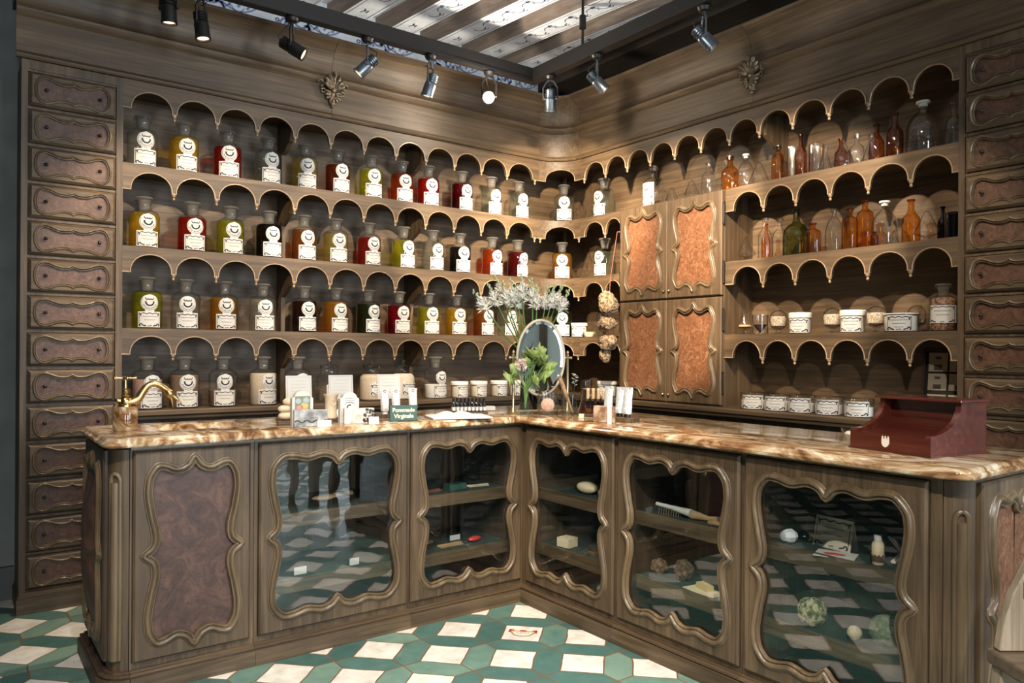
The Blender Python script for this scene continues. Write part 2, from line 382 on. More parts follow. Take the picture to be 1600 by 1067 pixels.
paper = plain('label_paper', (.56, .54, .50), .8, spec=.2)
ink = plain('blue_black_ink', (.022, .028, .045), .8, spec=.1)
white = plain('white_card', (.58, .56, .52), .7, spec=.2)
cream = plain('cream_soap', (.72, .58, .40), .5)
bone = plain('ivory_ceramic', (.66, .53, .37), .35)
red_ink = plain('red_ink', (.55, .04, .06), .6)
frosted = liquid('ground_glass', (.82, .82, .80), (.34, .32, .29), .42)
LIQ = {
    'clear': None,
    'yellow': liquid('yellow_oil', (.93, .76, .18), (.74, .50, .05), .17),
    'pale yellow': liquid('pale_yellow_oil', (.96, .88, .48), (.66, .54, .20), .12),
    'yellow-green': liquid('yellow_green_oil', (.80, .80, .16), (.46, .45, .04), .16),
    'dark green': liquid('dark_green_oil', (.13, .15, .03), (.05, .06, .012), .2),
    'red': liquid('red_oil', (.78, .09, .04), (.50, .03, .015), .16),
    'dark red': liquid('dark_red_oil', (.45, .03, .02), (.20, .012, .01), .16),
    'orange-red': liquid('orange_red_oil', (.86, .30, .08), (.52, .10, .02), .16),
    'red-brown': liquid('red_brown_oil', (.60, .20, .07), (.24, .06, .02), .14),
    'crimson': liquid('crimson_oil', (.58, .025, .06), (.34, .012, .03), .16),
    'near-black': liquid('black_oil', (.035, .02, .015), (.02, .01, .008), .3),
    'dark brown': liquid('dark_brown_oil', (.13, .04, .02), (.06, .018, .01), .25),
    'amber': liquid('amber_oil', (.92, .62, .15), (.62, .33, .05), .16),
    'amber-brown': liquid('amber_brown_oil', (.76, .42, .13), (.36, .16, .04), .15),
    'water': liquid('clear_oil', (.90, .92, .92), (.5, .5, .3), .04),
}
POW = {
    'pinkish powder': noisy('pink_powder', (.30, .17, .13), (.40, .24, .19), 200, .9, .1),
    'brown powder': noisy('brown_powder', (.13, .075, .045), (.19, .11, .07), 200, .9, .1),
    'beige powder': noisy('beige_powder', (.40, .32, .23), (.50, .41, .31), 200, .9, .1),
    'cream powder': noisy('cream_powder', (.55, .47, .37), (.66, .58, .47), 200, .9, .1),
    'white powder': noisy('white_powder', (.70, .67, .61), (.80, .77, .71), 200, .9, .1),
    'tan powder': noisy('tan_powder', (.42, .25, .13), (.55, .34, .19), 200, .9, .1),
    'pale granules': noisy('pale_granules', (.30, .20, .12), (.80, .70, .56), 160, .9, .6),
    'dark shells': noisy('shells', (.06, .03, .02), (.40, .22, .12), 70, .8, .8),
}
# ================================================================ the room
CZ = 3.37                                   # underside of the ceiling boards
XL, XR, YB, YF_ = -1.6, 3.82, 4.46, -6.0    # inner faces of the walls
YF, XF = 4.18, 3.54                         # front planes of the two shelf runs
plaster = noisy('grey_green_plaster', (.17, .18, .165), (.22, .23, .21), 6, .8, .05)
ceil_white = noisy('worn_white_paint', (.66, .68, .70), (.84, .85, .86), 14, .75, .1)
joist_side = wood('aged_joist', (.16, .12, .095), (.27, .21, .17), (.40, .33, .28), 'Y', .7)
navy = plain('navy_brushwork', (.05, .065, .12), .7)
blue_soft = plain('soft_blue_brushwork', (.20, .25, .40), .7)

b = B(); b.box(XL - .1, XR + .1, YF_ - .1, YB + .1, -.05, 0)
# the painted crest on one white tile
def tile(u, v):                              # tile axes turned by 45 degrees
    c, s = cos(pi / 4), sin(pi / 4)
    # reading direction faces the middle of the room
    return (2.011 + (u * c - v * -s), 2.618 + (-u * s + v * c), .0008)
def arc(cx, cy, r, a0, a1, n=14, sy=1): return [(cx + r * cos(radians(a0 + (a1 - a0) * i / n)), cy + sy * r * sin(radians(a0 + (a1 - a0) * i / n))) for i in range(n + 1)]
b.ribbon(arc(0, .012, .048, 178, 362, 18, 1), .008, tile, 1)
b.ribbon([(-.046, .022), (0, .020), (.046, .022)], .007, tile, 1)
for sx in (-1, 1):
    b.ribbon([(sx * .040, .030), (sx * .062, .034)], .013, tile, 2); b.ribbon([(sx * .056, .032), (sx * .058, .005)], .012, tile, 2)
b.ribbon([(-.014, .030), (.014, .030)], .011, tile, 2)
for k in range(4): b.ribbon([(-.024 + k * .016, .004), (-.020 + k * .016, .000)], .003, tile, 3)
struct(b.build('floor', [floor_mat(), plain('ochre_glaze', (.42, .24, .06), .4), plain('red_glaze', (.45, .05, .02), .4), navy], smooth=0, normals=False))

b = B(); b.box(XL - .1, XR + .1, YB, YB + .1, 0, CZ + .1); struct(b.build('wall_left', plaster, smooth=0))
b = B(); hy0, hy1, hz0, hz1 = -2.20, -1.00, .6, 2.6
b.box(XR, XR + .1, hy1, YB + .1, 0, CZ + .1); b.box(XR, XR + .1, YF_ - .1, hy0, 0, CZ + .1); b.box(XR, XR + .1, hy0, hy1, 0, hz0); b.box(XR, XR + .1, hy0, hy1, hz1, CZ + .1)
struct(b.build('wall_right', plaster, smooth=0))
w = thing('window_3', '', 'window'); del w['label'], w['category']; struct(w)
b = B()
for ya, yb in ((hy0, hy0 + .05), (hy1 - .05, hy1), (-1.62, -1.58)): b.box(XR + .02, XR + .06, ya, yb, hz0, hz1)
for za, zb in ((hz0, hz0 + .06), (hz1 - .05, hz1), (1.6, 1.64)): b.box(XR + .018, XR + .062, hy0, hy1, za, zb)
b.build('window_frame', wood_z, w); b = B(); b.box(XR + .04, XR + .045, hy0 + .01, hy1 - .01, hz0 + .01, hz1 - .01); b.build('window_pane', glass('side_window_glass', (.95, .97, .97), (.8, .85, .85)), w, smooth=0)
# wall behind the camera with two window openings and a door opening
def wall_with_holes(name, holes, x0, x1, y0, y1, z1):
    xs = sorted({x0, x1, *[h[0] for h in holes], *[h[1] for h in holes]}); b = B()
    for a, c in zip(xs, xs[1:]):
        hs = [h for h in holes if h[0] <= a and h[1] >= c]
        z = 0
        for h in hs:
            if h[2] > z: b.box(a, c, y0, y1, z, h[2])
            z = h[3]
        b.box(a, c, y0, y1, z, z1)
    return struct(b.build(name, noisy('pale_grey_plaster', (.36, .37, .34), (.42, .42, .39), 6, .8, .05), smooth=0))
holes = [(2.32, 3.58, .4, 2.9), (-1.28, -.12, .4, 2.9)]
wall_with_holes('wall_front', holes, XL - .1, XR + .1, YF_ - .1, YF_, CZ + .1)
b = B(); b.box(XL - .1, XL, YF_, YB, 0, CZ + .1); struct(b.build('wall_side', noisy('dark_green_plaster', (.045, .05, .045), (.07, .075, .068), 6, .8, .05), smooth=0))
for i, h in enumerate(holes):
    w = thing('window_%d' % (i + 1), '', 'window'); del w['label'], w['category']; struct(w)
    b = B(); x0, x1, z0, z1 = h
    for xa, xb in ((x0, x0 + .05), (x1 - .05, x1), ((x0 + x1) / 2 - .02, (x0 + x1) / 2 + .02)): b.box(xa, xb, YF_ - .06, YF_ - .02, z0, z1)
    for za, zb in ((z0, z0 + .06), (z1 - .05, z1), (1.75, 1.79)): b.box(x0, x1, YF_ - .062, YF_ - .018, za, zb)
    b.build('window_frame', wood_z, w)
    b = B(); b.box(x0 + .01, x1 - .01, YF_ - .045, YF_ - .04, z0 + .01, z1 - .01); b.build('window_pane', glass('window_pane_glass', (.95, .97, .97), (.8, .85, .85)), w, smooth=0)
# brown framed door the table mirror shows
d = thing('door_1', '', 'door'); del d['label'], d['category']; struct(d)
grey_door = plain('pale_grey_door', (.50, .50, .46), .6)
b = B(); b.box(1.10, 1.86, YF_ + .002, YF_ + .03, 0, 2.5); b.build('door_leaf', grey_door, d, smooth=0)
b = B()
for xa, xb in ((.96, 1.10), (1.86, 2.0)): b.box(xa, xb, YF_ + .002, YF_ + .06, 0, 2.6)
b.box(.96, 2.0, YF_ + .002, YF_ + .06, 2.5, 2.6); b.build('door_frame', wood_z, d)
# grey panelled door beside the drawer tower, left edge of the view
d = thing('door_2', '', 'door'); del d['label'], d['category']; struct(d)
dk = plain('dark_grey_green_door', (.085, .09, .082), .6)
b = B(); b.box(-.75, .06, YB - .035, YB - .002, 0, 2.75); b.build('door_leaf', dk, d, smooth=0)
b = B()
for z0, z1 in ((.2, .82), (.98, 2.6)):
    for r in ((-.66, -.64, z0, z1), (-.05, -.03, z0, z1), (-.66, -.03, z0, z0 + .02), (-.66, -.03, z1 - .02, z1)): b.box(r[0], r[1], YB - .05, YB - .034, r[2], r[3])
b.build('panel_moulding', dk, d)
b = B(); b.box(.06, .15, YB - .06, YB - .002, 0, 2.85); b.build('door_frame', dk, d)
b = B(); b.box(.15, .25, YB - .03, YB - .001, 0, .16); b.box(XL, -.76, YB - .03, YB - .001, 0, .16)
struct(b.build('baseboard_left', dk))

# ---- ceiling: boards and painted joists, running slightly askew to the walls
b = B(); b.box(XL - .1, XR + .1, YF_ - .1, YB + .1, CZ, CZ + .05)
struct(b.build('ceiling', ceil_white, smooth=0))
ja = radians(96.4); jd = (cos(ja), sin(ja)); jn = (jd[1], -jd[0])
ceil_o = bpy.data.objects['ceiling']
JH, JW, JP = .115, .165, .328
for k in range(-12, 7):
    # left face foot of the joist on the wall plane y = 4.46
    bx = 2.503 + JP * k
    t_end = (-3.0 - YB) / jd[1]
    def P(t, w, z): return (bx + jd[0] * t + jn[0] * w, YB + jd[1] * t + jn[1] * w, z)
    pts = [P(.03, 0, 0)[:2], P(.03 , JW, 0)[:2], P(t_end, JW, 0)[:2], P(t_end, 0, 0)[:2]]
    if pts[1][0] > XR - .02 or pts[0][0] < XL + .02: continue
    if pts[3][0] < XL + .02: t_end = (XL + .02 - bx) / jd[0]
    j = B(); z0, z1 = CZ - JH, CZ + .002
    vs = [P(-.002, 0, z0), P(-.002, JW, z0), P(t_end + .01, JW, z0), P(t_end + .01, 0, z0), P(-.002, 0, z1), P(-.002, JW, z1), P(t_end + .01, JW, z1), P(t_end + .01, 0, z1)]
    j.add(vs, [(0, 1, 2, 3)], 1); j.add(vs, [(0, 3, 7, 4), (1, 5, 6, 2), (0, 4, 5, 1), (3, 2, 6, 7)], 0)
    mp = lambda u, v: P(-u, v, z0 - .0012)
    for v in (.018, JW - .018): j.ribbon([(.0, v), (abs(t_end), v)], .004, mp, 2)
    L = .55
    while L < 3.4:                           # scroll brushwork
        j.ribbon([(L - .22, JW * .5), (L - .205, JW * .52)], .012, mp, 2) if L < .6 else None
        for q in (0, 1):
            s = 1 if q == 0 else -1; c = L + q * .085
            j.ribbon(arc(c, JW / 2 - s * .004, .040, 200 if s > 0 else 20, 20 if s > 0 else -160, 10, .9), .0065, mp, 2)
            j.ribbon(arc(c + .028, JW / 2 + s * .030, .013, 0, 250 * s, 8), .006, mp, 2)
        j.ribbon([(L + .10, JW / 2 - .035), (L + .13, JW / 2 - .028)], .010, mp, 2)
        L += .175
    j.ribbon([(.30, JW * .42), (.33, JW * .5), (.36, JW * .42)], .008, mp, 2); j.ribbon([(.31, JW * .62), (.35, JW * .60)], .008, mp, 2)
    j.ribbon([(.22, JW * .5), (.235, JW * .52)], .012, mp, 2)
    j.build('joist', [joist_side, ceil_white, navy], ceil_o, smooth=0, normals=False)
# dark wall beam over the right run, white painted frieze over the left run
b = B(); b.box(XR - .30, XR - .001, YF_, YB - .01, CZ - .19, CZ); struct(b.build('trim_1', wood('dark_beam', (.02, .014, .01), (.05, .036, .026), (.085, .062, .045), 'Y', .7), smooth=0))
b = B(); b.box(XL, XR - .302, YB - .03, YB - .001, 2.95, CZ - .001)
mp = lambda u, v: (u, YB - .0315, v)
for x in [i * .52 + .1 for i in range(7)]:
    for q in range(9):
        a = q * .7 + x; r = .02 + .012 * (q % 3)
        b.ribbon(arc(x + .06 * cos(a), 3.20 + .035 * sin(a * 1.7), r, q * 40, q * 40 + 200, 8), .014, mp, 1)
    b.ribbon([(x + .08 + .02 * i, 3.21 - .055 * sin(i / 12 * pi) + .004 * i) for i in range(13)], .009, mp, 1)
    b.ribbon([(x + .10 + .012 * i, 3.185 + .02 * sin(i * .8)) for i in range(10)], .006, mp, 1)
    for q in range(3): b.ribbon([(x + .12 + .05 * q, 3.20), (x + .135 + .05 * q, 3.235 - .01 * q)], .014, mp, 1)
    b.ribbon(arc(x + .40, 3.19, .010, 0, 360, 10), .007, mp, 2)
b.ribbon([(XL, 3.30), (XR - .31, 3.30)], .004, mp, 2)
struct(b.build('trim_2', [ceil_white, blue_soft, navy], smooth=0, normals=False))
# ================================================================ fitted walnut shelving
SH = [2.165, 1.75, 1.336]                   # shelf tops; the base ledge is LEDGE
LEDGE = .925; TOPZ = 2.583; D = .28
CR = .21; CX, CY_ = XF - CR, YF - CR        # concave corner
def map_left(s, d, z): return (s, YF + d, z)
def map_right(s, d, z): return (XF + d, s, z)
def map_corner(s, d, z):                    # s = arc length from the left run
    a = pi / 2 - s / CR
    return (CX + (CR + d) * cos(a), CY_ + (CR + d) * sin(a), z)
def arcade(parent, mp, s0, s1, arches, ztop, zspring, rise, t=.02, pend_at=(), label=None):
    """board with scalloped foot; arches = [(a, b), ...] openings along s"""
    prof = [(s0, zspring)]; paths = []
    for a, c in arches:
        n = 18; m = (a + c) / 2; h = (c - a) / 2; path = []
        for i in range(n + 1):
            th = pi - pi * i / n
            path.append((m + h * cos(th), zspring + rise * sin(th) ** .9 if 0 < i < n else zspring))
        prof += path; paths.append(path)
    prof.append((s1, zspring))
    # keep straight stretches finely cut so that the curved board follows
    out = [prof[0]]
    for p, q in zip(prof, prof[1:]):
        k = max(1, int(abs(q[0] - p[0]) / .03)); out += [(p[0] + (q[0] - p[0]) * i / k, p[1] + (q[1] - p[1]) * i / k) for i in range(1, k + 1)]
    b = B(); n = len(out); vs = []
    for s, z in out: vs += [mp(s, 0, ztop), mp(s, 0, z), mp(s, t, ztop), mp(s, t, z)]
    fs = []
    for i in range(n - 1):
        o, q = 4 * i, 4 * i + 4
        fs += [(o, q, q + 1, o + 1), (o + 2, o + 3, q + 3, q + 2), (o + 1, q + 1, q + 3, o + 3), (o, o + 2, q + 2, q)]
    fs += [(0, 1, 3, 2), (4 * n - 4, 4 * n - 2, 4 * n - 1, 4 * n - 3)]
    b.add(vs, fs)
    bd = b.build('arcade_board', wood_x if mp is map_left else wood_y, parent, smooth=30)
    e = B()
    for path in paths: e.tube([mp(s, -.001, z + .001) for s, z in path], .0036, 6)
    ends = [(s0, arches[0][0])] + [(x[1], y[0]) for x, y in zip(arches, arches[1:])] + [(arches[-1][1], s1)]
    for a, c in ends:
        if abs(c - a) > .004: e.tube([mp(a - .003, -.001, zspring), mp((a + c) / 2, -.001, zspring), mp(c + .003, -.001, zspring)], .0036, 6)
    e.build('arch_beading', bead_mat, bd, smooth=60)
    for s in pend_at:
        p = B(); x, y, z = mp(s, .006, zspring)
        p.lathe([(0, -.034), (.006, -.031), (.0075, -.024), (.004, -.018), (.009, -.013), (.011, -.006), (.011, .001)], 10, (x, y, z))
        p.build('pendant', bead_mat, parent, smooth=60)
    return bd
# ---- left run
LS0 = .681
pend = [.706 + .2137 * k for k in range(1, 13)]; pend[-1] = 3.300
edges = [.716] + pend
archL = []
for k in range(12):
    a = .716 if k == 0 else pend[k - 1] + .010
    c = (pend[k] - .010) if k < 11 else 3.276
    archL.append((a, c))
left = thing('shelving_unit', 'long walnut wall shelving with scalloped arcades holding the rows of crest-labelled bottles, left wall', 'shelving', (LS0, YF, 0))
b = B(); b.box(LS0, 3.33, YB - .02, YB - .003, .1, 2.9)
b.build('back_panel', wood_x, left, smooth=0)
for i, z in enumerate(SH):
    b = B(); b.box(LS0, 3.33, YF + .002, YB - .02, z - .022, z); b.build('shelf', wood_x, left, smooth=0)
b = B(); b.box(LS0, 3.33, YF + .002, YB - .02, TOPZ - .02, TOPZ); b.build('shelf', wood_x, left, smooth=0)
for z in [TOPZ] + SH:
    arcade(left, map_left, LS0, 3.33, archL, z, (2.441 if z == TOPZ else z - .131), .092, pend_at=pend)
for k in (3, 7):                             # uprights with a scooped bracket under every shelf
    x = pend[k]; b = B(); poly = [(YB - .02, LEDGE), (YB - .02, TOPZ)]
    zt = [TOPZ - .02] + [z for z in SH]
    pr = []
    for j, z in enumerate([TOPZ] + SH):
        zl = ([*SH, LEDGE])[j]
        pr += [(YF + .022, z - .022), (YF + .022, z - .05), (YF + .03, z - .10), (YF + .06, z - .15), (YF + .13, z - .19), (YF + .18, z - .21), (YF + .18, zl + .001)]
    poly = [(YB - .02, TOPZ - .022)] + pr + [(YB - .02, LEDGE)]
    b.prism(poly, x - .012, x + .012, mp=lambda u, v, w: (w, u, v)); b.build('upright', wood_z, left, smooth=0)
# base ledge and the low cupboard under it
b = B(); b.box(LS0, 3.329, 4.115, YB - .02, LEDGE - .03, LEDGE); b.box(LS0, 3.329, 4.13, YB - .02, LEDGE - .05, LEDGE - .03)
b.build('base_ledge', wood_x, left, bevel=.006)
b = B(); b.box(LS0, 3.329, 4.175, YB - .02, .1, LEDGE - .05)
b.box(LS0, 3.329, 4.15, YB - .02, 0, .1)
b.build('base_cupboard', wood_dark, left, smooth=0)

# ---- concave corner
corner = thing('corner_shelf_unit', 'concave walnut corner shelves with wide arches joining the two shelf walls', 'shelving', (3.45, 4.1, 0))
LC = CR * pi / 2
arcN = [(CX + CR * cos(pi / 2 - pi / 2 * i / 10), CY_ + CR * sin(pi / 2 - pi / 2 * i / 10)) for i in range(11)]
for z in [TOPZ] + SH:
    arcade(corner, map_corner, 0, LC, [(.055, LC - .055)], z, (2.441 if z == TOPZ else z - .131), .085, pend_at=(.02, LC - .02) if z != TOPZ else ())
    b = B(); b.prism([(3.33, YB - .02)] + [(3.33, YF + .002)] + [(p[0] + .001, p[1] + .001) for p in arcN[1:]] + [(XR - .02, CY_), (XR - .02, YB - .02)], z - .022, z)
    b.build('shelf', wood_x, corner, smooth=0)
b = B(); b.box(3.33, XR - .003, YB - .02, YB - .003, .1, 2.9); b.box(XR - .02, XR - .003, CY_, YB - .021, .1, 2.9)
b.build('back_panel', wood_x, corner, smooth=0)
cr2 = [(CX + (CR - .065) * cos(pi / 2 - pi / 2 * i / 8), CY_ + (CR - .065) * sin(pi / 2 - pi / 2 * i / 8)) for i in range(9)]
b = B(); b.prism([(3.33, YB - .021), (3.33, 4.115)] + cr2[1:-1] + [(3.475, CY_), (XR - .021, CY_), (XR - .021, YB - .021)], LEDGE - .03, LEDGE)
b.build('base_ledge', wood_x, corner, smooth=0)
cr3 = [(x + .05, y + .05) for x, y in cr2]
b = B(); b.prism([(3.33, YB - .021), (3.33, 4.175)] + cr3[1:-1] + [(3.52, CY_), (XR - .021, CY_), (XR - .021, YB - .021)], 0, LEDGE - .03)
b.build('base_cupboard', wood_dark, corner, smooth=0)
b = B(); b.tube([(XR - .05, YB - .05, LEDGE), (XR - .05, YB - .05, TOPZ - .02)], .02, 8); b.build('corner_upright', wood_z, corner)

# ---- right run: two arches, the door cupboard, six arches
CB0, CB1 = 3.552, 2.735                      # cupboard from corner side to far side
right = thing('shelving_unit', 'walnut wall shelving on the right with old glassware, between door cupboard and drawer tower', 'shelving', (XF, 2.1, 0))
RE = 1.492
pendT = [3.938, 3.726, 3.521, 3.319, 3.117, 2.915, 2.712, 2.514, 2.310, 2.105, 1.902, 1.698]
b = B(); b.box(XR - .02, XR - .003, RE, CY_ - .001, .1, 2.9); b.build('back_panel', wood_y, right, smooth=0)
ar = [(q + .010, p - .010) for p, q in zip(pendT, pendT[1:])]
ar = [(1.516, 1.688)] + sorted(ar)
arcade(right, map_right, RE, CY_, ar + [], TOPZ, 2.441, .092, pend_at=pendT)
pendR = [2.485, 2.290, 2.096, 1.900, 1.698]
arR = [(1.516, 1.688)] + sorted([(q + .010, p - .010) for p, q in zip(pendR, pendR[1:])]) + [(2.495, 2.678)]
arC = [(3.568, 3.716), (3.736, 3.928)]
for z in SH:
    arcade(right, map_right, RE, CB1 - .002, arR, z, z - .131, .092, pend_at=pendR)
    arcade(right, map_right, CB0 + .002, CY_, arC, z, z - .131, .088, pend_at=(3.726,))
    b = B(); b.box(XF + .002, XR - .02, RE, CB1 - .002, z - .022, z); b.build('shelf', wood_y, right, smooth=0)
    b = B(); b.box(XF + .002, XR - .02, CB0 + .002, CY_ - .001, z - .022, z); b.build('shelf', wood_y, right, smooth=0)
b = B(); b.box(XF + .002, XR - .02, RE, CY_ - .001, TOPZ - .02, TOPZ); b.build('shelf', wood_y, right, smooth=0)
b = B(); b.prism([(XR - .02, SH[0] + .001), (XR - .02, TOPZ - .022), (XF + .022, TOPZ - .022), (XF + .022, TOPZ - .07), (XF + .05, TOPZ - .15), (XF + .13, TOPZ - .2), (XF + .18, TOPZ - .22), (XF + .18, SH[0] + .001)], 2.502, 2.526, mp=lambda u, v, w: (u, w, v))
b.build('upright', wood_z, right, smooth=0)
b = B(); b.box(3.44, XR - .02, RE, CY_ - .001, LEDGE - .03, LEDGE); b.box(3.455, XR - .02, RE, CY_ - .001, LEDGE - .05, LEDGE - .03)
b.build('base_ledge', wood_y, right, bevel=.006)
b = B(); b.box(3.52, XR - .02, RE, CY_ - .001, .1, LEDGE - .05); b.box(3.50, XR - .02, RE, CY_ - .001, 0, .1); b.build('base_cupboard', wood_dark, right, smooth=0)

# ---- cornice: flat board, moulding, cove; carved shells nailed on
prof = [(-.004, TOPZ + .001), (.012, TOPZ + .001), (.020, TOPZ + .008), (.022, TOPZ + .016), (.012, TOPZ + .026), (.004, TOPZ + .034), (.004, 2.775), (.016, 2.785), (.030, 2.797), (.034, 2.810), (.026, 2.820), (.012, 2.828), (.006, 2.84), (.007, 2.87), (.016, 2.91), (.036, 2.95), (.068, 2.985), (.10, 3.005), (.10, 3.022), (.07, 3.03), (-.004, 3.03)]
corn = thing('cornice', 'deep walnut cornice board with cove running above both shelf walls', 'cornice', (3.4, 4.1, TOPZ))
def sweep(name, path, label=None, m=None):
    """path = [(x, y, nx, ny)]: foot line and outward normal"""
    b = B(); n = len(path); k = len(prof)
    vs = [(x + nx * d, y + ny * d, z) for (x, y, nx, ny) in path for d, z in prof]
    fs = [(i * k + j, (i + 1) * k + j, (i + 1) * k + (j + 1) % k, i * k + (j + 1) % k) for i in range(n - 1) for j in range(k)]
    fs += [tuple(range(k)), tuple((n - 1) * k + j for j in range(k))]
    b.add(vs, fs); return b.build(name, m, corn, label, smooth=35)
sweep('cornice_board', [(.232, YF, 0, -1), (1.775, YF, 0, -1)], 'left cornice board ending at the drawer tower', wood_x)
sweep('cornice_board', [(1.777, YF, 0, -1), (3.329, YF, 0, -1)], 'left cornice board next to the corner', wood_x)
sweep('cornice_board', [(CX + CR * cos(a), CY_ + CR * sin(a), -cos(a), -sin(a)) for a in [pi / 2 - pi / 2 * i / 14 for i in range(15)]], 'concave corner board of the cornice', wood_x)
sweep('cornice_board', [(XF, CY_ - .001, -1, 0), (XF, 2.552, -1, 0)], 'right cornice board next to the corner', wood_y)
sweep('cornice_board', [(XF, 2.550, -1, 0), (XF, .95, -1, 0)], 'right cornice board ending at the drawer tower', wood_y)
b = B(); b.box(.232, 3.33, YF + .005, YB - .003, 2.90, 3.029); b.prism([(3.33, YB - .003), (3.33, YF + .005)] + [(p[0] + .005, p[1] + .005) for p in arcN[1:-1]] + [(XF + .005, CY_), (XR - .003, CY_), (XR - .003, YB - .003)], 2.90, 3.029); b.box(XF + .005, XR - .003, .95, CY_, 2.90, 3.029)
b.build('cornice_top', wood_dark, corn, smooth=0)
def shell(F, label):
    b = B()
    for q in range(7):                       # fan of flutes
        a = radians(-66 + 22 * q); l = .105 - .012 * abs(q - 3)
        pts = [F(sin(a) * l * t, .045 + cos(a) * l * t, .012 + .030 * sin(t * 2.0)) for t in (0, .2, .4, .6, .8, 1.0)]
        b.tube(pts, [.005, .009, .012, .014, .013, .006], 8)
        e = [F(sin(a) * l * t + cos(a) * .011 * s_, .045 + cos(a) * l * t - sin(a) * .011 * s_, .022 + .034 * sin(t * 2.0)) for s_ in (0,) for t in (.1, .4, .7, .95)]
        b.tube(e, .004, 6)
    for q in range(9):                       # lower ruff
        a = radians(-110 + 220 / 8 * q) ; l = .052
        b.tube([F(sin(a) * l * t, .020 - cos(a) * l * t * .95, .012 + .016 * sin(t * 2.2)) for t in (.35, .6, .85, 1)], [.006, .008, .009, .005], 8)
    for s_ in (-1, 1):
        b.tube([F(s_ * (.075 + .018 * cos(t)), .075 + .018 * sin(t), .018) for t in [i * .6 for i in range(9)]], .007, 8)
        b.tube([F(s_ * (.06 + .012 * cos(t)), .035 + .012 * sin(t), .018) for t in [i * .7 for i in range(9)]], .006, 8)
    c = F(0, .042, .03); b.ball(c, .014); c = F(0, -.047, .012); b.ball(c, .011)
    b.tube([F(0, .05, .006), F(0, -.04, .006)], .02, 8)
    return b.build('shell_ornament', gilt, corn, label, smooth=60)
shell(lambda u, v, w: (1.776 + u, YF - .004 - w, 2.70 + v), 'gilt carved shell on the left cornice')
shell(lambda u, v, w: (XF - .004 - w, 2.551 + u, 2.712 + v), 'gilt carved shell on the right cornice')

# ================================================================ shaped panels
def crom(pts, n, g0=None, g1=None):
    P = [g0 or (2 * pts[0][0] - pts[1][0], 2 * pts[0][1] - pts[1][1])] + list(pts) + [g1 or (2 * pts[-1][0] - pts[-2][0], 2 * pts[-1][1] - pts[-2][1])]
    out = []
    for i in range(1, len(P) - 2):
        for k in range(n):
            t = k / n; p0, p1, p2, p3 = P[i - 1:i + 3]
            out.append(tuple(.5 * (2 * p1[j] + (p2[j] - p0[j]) * t + (2 * p0[j] - 5 * p1[j] + 4 * p2[j] - p3[j]) * t * t + (3 * p1[j] - p0[j] - 3 * p2[j] + p3[j]) * t ** 3) for j in (0, 1)))
    out.append(tuple(pts[-1])); return out
def outline(kind, a, b, n=7):
    if kind == 'burl':
        q = [(0, b + .022), (.16 * a, b - .012), (.40 * a, b - .024), (.66 * a, b - .008), (.83 * a, b - .009), (.965 * a, b - .042), (a, .78 * b), (a + .001, .66 * b), (a - .010, .44 * b), (a - .024, .23 * b), (a - .018, .09 * b), (a + .014, 0)]
        q = crom(q, n)
    elif kind == 'glass':
        q = [(0, b - .044), (.10 * a, b - .016), (.26 * a, b - .005), (.48 * a, b - .017), (.68 * a, b - .006), (.84 * a, b - .008), (.965 * a, b - .042), (a, .77 * b), (a + .001, .64 * b), (a - .010, .44 * b), (a - .024, .23 * b), (a - .018, .09 * b), (a + .012, 0)]
        q = crom(q, n)
    else:
        q = [(0, .86 * b), (.06 * a, .75 * b), (.20 * a, .67 * b), (.40 * a, .72 * b), (.60 * a, .92 * b), (.76 * a, b), (.90 * a, .83 * b), (.978 * a, .45 * b), (a, 0)]
        q = crom(q, n, None, (.978 * a, -.45 * b))
    r = list(q) + [(x, -y) for x, y in reversed(q[:-1])] + [(-x, -y) for x, y in q[1:]] + [(-x, y) for x, y in reversed(q[1:-1])]
    return r
def normals2(P):
    n = len(P); out = []
    for i in range(n):
        a, c = P[i - 1], P[(i + 1) % n]; tx, ty = c[0] - a[0], c[1] - a[1]; l = sqrt(tx * tx + ty * ty) or 1
        out.append((-ty / l, tx / l))
    ar_ = sum(P[i - 1][0] * P[i][1] - P[i][0] * P[i - 1][1] for i in range(n))
    s = -1 if ar_ > 0 else 1
    return [(x * s, y * s) for x, y in out]
def ring_board(F, P, hw, hh, t, bev=.006):
    """rectangular board, half size hw x hh, with the outline P cut out; front face at w = t"""
    n = len(P); an = [atan2(p[1] / hh, p[0] / hw) for p in P]; outer = []
    for p in P:
        k = max(abs(p[0]) / hw, abs(p[1]) / hh); outer.append((p[0] / k, p[1] / k))
    for cx, cy in ((hw, hh), (hw, -hh), (-hw, -hh), (-hw, hh)):
        i = min(range(n), key=lambda i: abs(outer[i][0] - cx) / hw + abs(outer[i][1] - cy) / hh); outer[i] = (cx, cy)
    inn = [(x * (1 - bev / hw), y * (1 - bev / hh)) for x, y in outer]
    b = B(); rings = [([F(*p, 0) for p in outer]), [F(*p, t - bev) for p in outer], [F(*p, t) for p in inn], [F(*p, t) for p in P], [F(*p, 0) for p in P]]
    vs = [v for r in rings for v in r]; fs = []
    for k in range(4):
        for i in range(n): fs.append((k * n + i, k * n + (i + 1) % n, (k + 1) * n + (i + 1) % n, (k + 1) * n + i))
    fs += [(4 * n + i, 4 * n + (i + 1) % n, (i + 1) % n, i) for i in range(n)]
    b.add(vs, fs); return b
